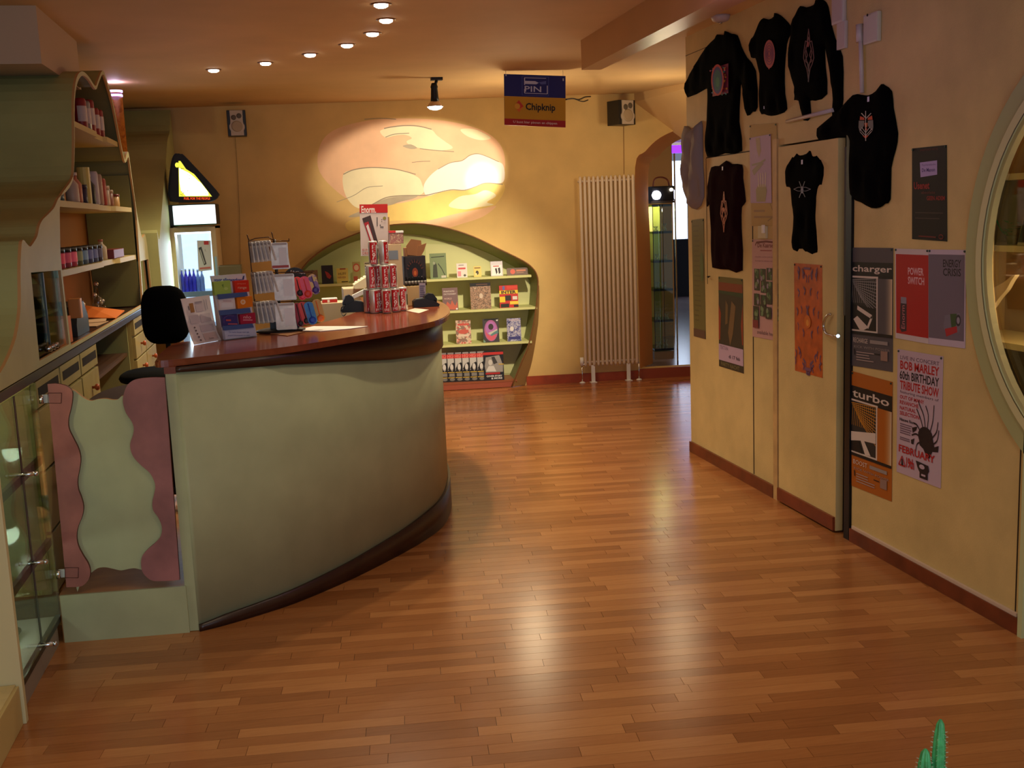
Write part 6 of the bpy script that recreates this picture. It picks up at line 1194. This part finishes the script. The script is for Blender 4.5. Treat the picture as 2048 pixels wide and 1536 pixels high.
poster([(1824, 297), (1893, 290), (1894, 483), (1824, 478)], 'black_poster', 'narrow black poster with red lettering and a pale sticker', (22, 18, 16), [('t', (110, 34, 34), 'SMARTSHOP ACTIE', .24, .02, .76, .04), ('p', (176, 156, 206), [(.24, .16), (.74, .15), (.74, .30), (.26, .32)]), ('t', (80, 60, 130), 'Psychedelische', .3, .18, .70, .205), ('t', (70, 50, 120), 'De Manon', .30, .225, .68, .265, .02), ('t', (146, 28, 30), 'Usenet', .06, .37, .52, .45, .03), ('t', (110, 44, 40), 'absolute', .28, .47, .68, .50), ('t', (146, 28, 30), 'GEEN ADEM', .44, .525, .95, .57, .02), ('r', (70, 56, 50), .1, .7, .9, .71), ('r', (70, 56, 50), .1, .76, .8, .77), ('r', (110, 34, 30), .2, .955, .7, .97), ('l', (110, 34, 30), [(.84 + .06 * math.sin(a), .955 + .022 * math.cos(a)) for a in [2 * math.pi * i / 10 for i in range(11)]], .014, 1)])
def tech(L, label, base, hi, word, sub, nm, seed):
    rs = random.Random(seed); K = (22, 20, 22); Wt = (214, 198, 190)
    it = [('r', K, 0, .12, 1, .25), ('t', Wt, word, .03, .145, .98 if len(word) > 6 else .93, .215, .015), ('r', Wt, 0, .235, .66, .70), ('r', (40, 38, 38), 0, .25, .62, .685)]
    for k in range(12): it.append(('l', hi, [(0 + .02 * k, .27 + .012 * k), (.62, .25 + .03 * k)], .006))
    for k in range(12): it.append(('l', hi, [(.05 + .05 * k, .26), (.02 + .048 * k, .46)], .008))
    it += [('p', (16, 14, 16), [(0, .47), (.62, .50), (.62, .685), (0, .685)]), ('p', Wt, [(.06, .60), (.16, .57), (.44, .66), (.32, .685), (.22, .685)]), ('l', Wt, [(.16, .50), (.52, .57), (.42, .66)], .035)] if word[0] == 'c' else [('p', Wt, [(0, .52), (.62, .47), (.62, .56), (.34, .57), (.5, .68), (.36, .685), (.25, .575), (0, .60)]), ('p', (16, 14, 16), [(0, .605), (.2, .585), (.3, .685), (0, .685)])]
    it += [('r', base, .66, .25, 1, .70)] + [('r', tuple(int(b_ + (w_ - b_) * (k / 7) ** 1.5) for b_, w_ in zip(base, (206, 180, 150))), .80 + .025 * k, .25, .825 + .025 * k, .70) for k in range(8)]
    it += [('r', K, 0, .70, 1, .725), ('t', Wt, sub, .06, .755, .42, .795), ('r', (150, 140, 140), .48, .76, .9, .79), ('t', (150, 140, 140), 'KICK WITH POWER', .08, .82, .95, .84)]
    it += lines((170, 150, 150), .14, .87, .62, 4, .008, .022, .4, seed) + [('r', (150, 120, 110), .74, .84, .90, .92), ('r', K, .58, .868, .72, .876), ('l', K, [(.09, .85), (.10, .90)], .02)]
    poster(L, nm, label, base, it)
tech([(1703, 495), (1786, 496), (1785, 744), (1703, 731)], 'grey poster lettered charger with a black and white circuit picture', (84, 78, 84), (150, 146, 146), 'charger', 'RECHARGE', 'tech_poster', 1)
tech([(1703, 742), (1785, 764), (1783, 1003), (1703, 971)], 'orange poster lettered turbo with a machine picture', (176, 96, 24), (206, 140, 40), 'turbo', 'BOOST', 'tech_poster', 2)
poster([(1790, 497), (1857, 499), (1857, 688), (1791, 676)], 'drink_poster', 'red poster lettered power switch with a can', (206, 190, 196), [('r', (176, 30, 30), .03, .06, 1, .94), ('t', (222, 180, 190), 'POWER', .40, .20, .86, .28, .02), ('t', (222, 180, 190), 'SWITCH', .40, .30, .88, .38, .02), ('p', (60, 40, 50), [(.17, .56), (.36, .56), (.35, .90), (.20, .92), (.14, .88)]), ('p', (140, 130, 150), [(.18, .53), (.35, .53), (.35, .60), (.18, .60)]), ('t', (200, 120, 130), 'Enorm', .19, .62, .30, .88, 0, 1)])
poster([(1857.5, 499), (1932, 500), (1930, 697), (1857.5, 688)], 'drink_poster', 'grey poster lettered energy crisis with a crushed can', (196, 178, 200), [('r', (112, 100, 118), .0, .05, .97, .93), ('t', (40, 30, 36), 'ENERGY', .40, .10, .88, .18, .02), ('t', (40, 30, 36), 'CRISIS', .40, .19, .88, .27, .02), ('p', (120, 112, 130), [(.46, .68), (.62, .66), (.86, .64), (.90, .74), (.84, .84), (.5, .88), (.42, .80)]), ('p', (60, 84, 50), [(.6, .66), (.78, .65), (.76, .78), (.64, .80)]), ('p', (176, 40, 50), [(.46, .82), (.78, .78), (.8, .84), (.5, .9)]), ('e', (56, 50, 60), .82, .72, .07, .06), ('e', (150, 140, 160), .82, .72, .04, .035)])
RDc = (180, 32, 36); BKc = (34, 26, 34); it = [('t', (90, 66, 84), 'LIVE IN CONCERT', .07, .045, .93, .075), ('t', RDc, 'BOB MARLEY', .07, .085, .93, .155, .025), ('t', BKc, '60th BIRTHDAY', .06, .165, .93, .235, .02), ('t', RDc, 'TRIBUTE SHOW', .07, .245, .93, .315, .025), ('t', (90, 66, 84), 'featuring members of', .07, .325, .93, .352),
    ('t', RDc, 'OUT OF MANY', .07, .362, .62, .392, .02), ('t', RDc, 'REVANCHE', .07, .405, .50, .435, .02), ('t', RDc, 'NATURAL', .07, .45, .44, .48, .02), ('t', RDc, 'SELECTION', .07, .492, .52, .522, .02), ('t', BKc, 'Nieuwe Nor', .07, .545, .40, .572, .02)] + lines((120, 96, 116), .08, .59, .38, 5, .009, .018, .3, 3) + lines((120, 96, 116), .08, .70, .32, 2, .009, .015, .2, 4)
it += [('e', BKc, .66, .64, .16, .075), ('p', BKc, [(.5, .62), (.8, .6), (.86, .70), (.95, .68), (.94, .73), (.82, .74), (.76, .80), (.70, .80), (.62, .74), (.54, .72)]), ('p', BKc, [(.36, .60), (.48, .58), (.46, .61), (.38, .64)]), ('p', BKc, [(.34, .70), (.42, .68), (.40, .73), (.35, .73)])]
for A_ in ([(.62, .60), (.56, .52), (.46, .44)], [(.66, .58), (.62, .48), (.52, .40), (.50, .37)], [(.70, .58), (.72, .47), (.66, .40)], [(.76, .60), (.82, .50), (.84, .38)], [(.80, .64), (.90, .58), (.93, .50)], [(.84, .68), (.92, .64), (.95, .56)], [(.58, .63), (.48, .57), (.40, .56)], [(.56, .66), (.46, .64), (.36, .66)], [(.57, .69), (.48, .72), (.45, .78)]): it.append(('l', BKc, [tuple(p) for p in cr(A_, 3)], .014))
it += [('t', RDc, 'FEBRUARY', .06, .765, .88, .825, .025), ('l', RDc, [(.06, .93), (.14, .855), (.22, .93), (.06, .93)], .014), ('p', BKc, [(.12, .93), (.13, .875), (.15, .875), (.17, .93)]), ('t', RDc, '19th', .24, .85, .42, .935, .03), ('p', BKc, [(.46, .85), (.74, .86), (.76, .90), (.70, .95), (.56, .94), (.5, .90)]), ('e', LAV, .60, .885, .06, .018), ('r', BKc, .55, .925, .73, .975), ('r', LAV, .59, .94, .68, .955)]
o = poster([(1795, 698), (1886, 713), (1881, 977), (1793, 943)], 'concert_poster', 'white concert poster with red and black lettering and a dreadlocked silhouette', LAV, it)
# light switch, fittings and strips
def wbox(px0, py0, px1, py1, d, nm, label, cat, m, r=.003):
    a, b = RT(px0, py0, 0), RT(px1, py1, 0); q = MB(); q.rbox((RX - d, b.y, b.z), (d - .0005, 0, 0), (0, a.y - b.y, 0), (0, 0, a.z - b.z), r, m); return q.build(nm, None, None, label=label, cat=cat), a, b
o, a, b = wbox(1520, 452, 1536, 477, .014, 'light_switch', 'small white light switch between the posters', 'switch', M((206, 190, 150), .4)); q = MB(); q.rbox((RX - .02, b.y + .012, b.z + .03), (.008, 0, 0), (0, .03, 0), (0, 0, .045), .002, WHITE); q.build('rocker', None, o)
LW = M((196, 180, 176), .45)
o, a, b = wbox(1735, 31, 1763, 82, .022, 'wall_detector', 'off-white rectangular detector high on the right-hand wall', 'detector', M((200, 190, 176), .45), .008); q = MB(); q.cyl((RX - .036, (a.y + b.y) / 2, b.z + .12), (RX - .034, (a.y + b.y) / 2, b.z + .12), .006, 10, DARK); q.build('sensor', None, o)
o, a, b = wbox(1680, 46, 1696, 96, .018, 'junction_box', 'small white junction box below the wall fitting', 'junction box', LW, .005)
o, a, b = wbox(1672, -30, 1694, 44, .025, 'wall_fitting', 'white wall fitting cut off by the top edge', 'fitting', LW, .012)
q = MB(); a = RT(1721, 60, .02); b = RT(1724, 186, .02); q.cyl(a, b, .010, 10, LW); c_ = RT(1719, 50, .02); q.cyl(RT(1720, 84, .02), RT(1719, 49, .02), .017, 12, LW); q.build('conduit_pipe', None, None, label='white vertical conduit above the winged-motif shirt', cat='pipe')
q = MB(); a = RT(1574, 243, .014); b = RT(1666, 220, .014); q.cyl(a, b, .010, 10, LW); q.build('wall_strip', None, None, label='thin white rail on the wall under the long-sleeved shirt', cat='rail')
p = PZ(1441, 31, ZC); t = thing('smoke_detector', 'small pale round fixture on the ceiling near the right-hand wall', 'detector', (p.x, p.y, ZC - .04)); q = MB(); q.lathe((p.x, p.y, ZC), (0, 0, -1), [(.055, 0), (.055, .012), (.045, .030), (.02, .038)], 20, LW); q.build('dome', None, t); q = MB(); q.lathe((p.x, p.y, ZC - .038), (0, 0, -1), [(.012, 0), (.010, .008)], 10, CHROME); q.build('sensor', None, t)
q = MB(); p = RT(1417, 553, .01); q.tube([p + Vector((.008, 0, 0)), p + Vector((-.012, -.01, 0)), p + Vector((-.014, -.035, -.003))], .004, 6, DARK); q.build('wall_hook', None, None, label='small dark hook beside the green chart', cat='hook')
# ================================================================ IN THE ROUND SHOWCASE
def SHP(px, py, d=.2): return PX(px, py, RX + d)
LEAF = M((40, 120, 50), .5, noise=.2, scale=30); z = SHZ[1] + .0005; yp = SHP(2026, 480).y
pl = thing('small_plant', 'small green leafy plant in the round showcase', 'plant', (RX + .2, yp, z))
q = MB(); q.lathe((RX + .2, yp, z), (0, 0, 1), [(.02, 0), (.028, .03), (.026, .035)], 14, M((90, 80, 50), .4)); q.build('pot', None, pl)
rs = random.Random(8)
for k in range(14):
    a = rs.uniform(0, 2 * math.pi); r_ = rs.uniform(.01, .04); c = Vector((RX + .2 + r_ * .7 * math.cos(a), yp + r_ * math.sin(a), z + rs.uniform(.03, .09))); d = Vector((math.cos(a) * .6, math.sin(a), rs.uniform(-.2, .6))).normalized(); s = d.cross(Vector((0, 0, 1))).normalized(); u_ = s.cross(d).normalized(); L_ = rs.uniform(.028, .042)
    q = MB(); pts = [c, c + d * L_ * .35 + s * L_ * .34 + u_ * .003, c + d * L_, c + d * L_ * .35 - s * L_ * .34 + u_ * .003, c + d * L_ * .4 - u_ * .002]; q.add(pts, [(0, 1, 4), (1, 2, 4), (2, 3, 4), (3, 0, 4)], LEAF); q.build('leaf', None, pl)
q = MB(); q.tube(cr([(RX + .19, yp, z + .03), (RX + .18, yp + .04, z + .05), (RX + .17, yp + .075, z + .11)], 4), .003, 5, LEAF); q.build('stem', None, pl)
yf = SHP(2040, 480, .17).y
q = MB(); q.obox((RX + .15, yf - .10, z), (.01, 0, 0), (0, .09, 0), (.04, 0, .16), M((206, 196, 150), .5)); o = q.build('picture_frame', None, None, label='small dark picture leaning beside the plant in the round showcase', cat='picture frame'); q = MB(); q.obox((RX + .1475, yf - .092, z + .012), (.002, 0, 0), (0, .074, 0), (.034, 0, .13), M((30, 34, 40), .3)); q.build('picture', None, o)
yc = SHP(1991, 430).y; zc_ = SHP(1991, 434).z; cl = thing('crystal_drop', 'hanging glass crystal string in the round showcase', 'crystal', (RX + .2, yc, zc_)); CRY = M((235, 215, 170), .05, metal=.6)
for k in range(7): q = MB(); q.ell((RX + .2 + .006 * (k % 2), yc + .004 * (k % 3), zc_ + .015 + .028 * k), .010, .010, .014, CRY, 7, 4); q.build('crystal', None, cl)
q = MB(); q.cyl((RX + .2, yc, zc_), (RX + .2, yc, SHZ[0] - .024), .001, 5, CHROME); q.build('thread', None, cl)
sh = [(1974, 604), (1976, 622), (1984, 616), (1998, 596), (2012, 580), (2022, 562), (2030, 550), (2022, 553), (2008, 564), (1990, 574), (1980, 582)]
q = MB(); P_ = [SHP(x, y, .17) for x, y in [tuple(p) for p in cr(sh, 3, True)]]; q.poly3(P_, Vector((.02, 0, 0)), M((240, 222, 186), .25)); q.build('curved_ornament', None, None, label='white curved horn-like ornament hanging above the lower showcase shelf', cat='ornament')

# ================================================================ CACTUS IN THE FOREGROUND
yk = 1.5; ck = thing('cactus', 'green ribbed cactus tips in the bottom right foreground', 'cactus', (PY(1870, 1560, yk).x, yk, .36)); CG = M((70, 150, 86), .45, noise=.18, scale=40, bump=.2, bscale=90)
def ribbed(base, top, r, nr=6, m=CG, nm='stem'):
    base, top = Vector(base), Vector(top); ax = top - base; L_ = ax.length; ax.normalize(); u_ = ax.orthogonal().normalized(); w_ = ax.cross(u_); n = nr * 6; q = MB(); R_ = []; prof = [(1, 0), (1.02, .3), (1, .6), (.96, .8), (.82, .91), (.55, .975), (.2, .997), (.02, 1)]
    for f_, t_ in prof:
        for i in range(n): a = 2 * math.pi * i / n; rr_ = r * f_ * (1 + .16 * math.cos(nr * a)); R_.append(base + ax * (L_ * t_) + u_ * rr_ * math.cos(a) + w_ * rr_ * math.sin(a))
    q.add(R_, [(k * n + i, k * n + (i + 1) % n, (k + 1) * n + (i + 1) % n, (k + 1) * n + i) for k in range(len(prof) - 1) for i in range(n)], m, True); q.add(R_[:n], [tuple(range(n))], m); st = q.build(nm, None, ck)
    sp_ = MB(); rs = random.Random(int(r * 1e4))
    for k in range(26):
        t_ = .3 + .66 * k / 26
        for i in range(nr):
            a = 2 * math.pi * i / nr; f_ = float(np.interp(t_, [p[1] for p in prof], [p[0] for p in prof])); c = base + ax * (L_ * t_) + (u_ * math.cos(a) + w_ * math.sin(a)) * r * f_ * 1.15
            for j_ in range(3): d = (u_ * math.cos(a + rs.uniform(-.6, .6)) + w_ * math.sin(a + rs.uniform(-.6, .6)) + ax * rs.uniform(-.5, .7)).normalized(); sp_.add([c + ax * .0004, c - ax * .0004, c + d * .005], [(0, 1, 2)], M((190, 196, 160), .6))
    sp_.build('spines', None, st, kind='stuff', recalc=False)
b_ = PY(1868, 1600, yk); ribbed((b_.x, yk, .44), PY(1881, 1438, yk), .0105, 6); b_ = PY(1848, 1620, yk); ribbed((b_.x - .004, yk + .004, .44), PY(1851, 1497, yk), .0115, 7)
b_ = PY(1885, 1620, yk); ribbed((b_.x + .004, yk + .02, .44), PY(1886, 1528, yk + .01), .0095, 6)
q = MB(); cx_ = PY(1866, 1600, yk).x; q.lathe((cx_, yk, .34), (0, 0, 1), [(.040, 0), (.055, .09), (.060, .09), (.060, .11), (.052, .11), (.05, .10)], 24, M((170, 90, 56), .6)); q.build('pot', None, ck)
st_ = thing('plant_stand', 'small round wooden plant stand under the cactus', 'stand', (cx_, yk, 0)); q = MB(); q.cyl((cx_, yk, .315), (cx_, yk, .339), .11, 24, BASEW); q.build('top', None, st_)
for k in range(3): a = 2.1 * k; q = MB(); q.cyl((cx_ + .1 * math.cos(a), yk + .1 * math.sin(a), 0), (cx_ + .07 * math.cos(a), yk + .07 * math.sin(a), .316), .010, 8, BASEW); q.build('leg', None, st_)
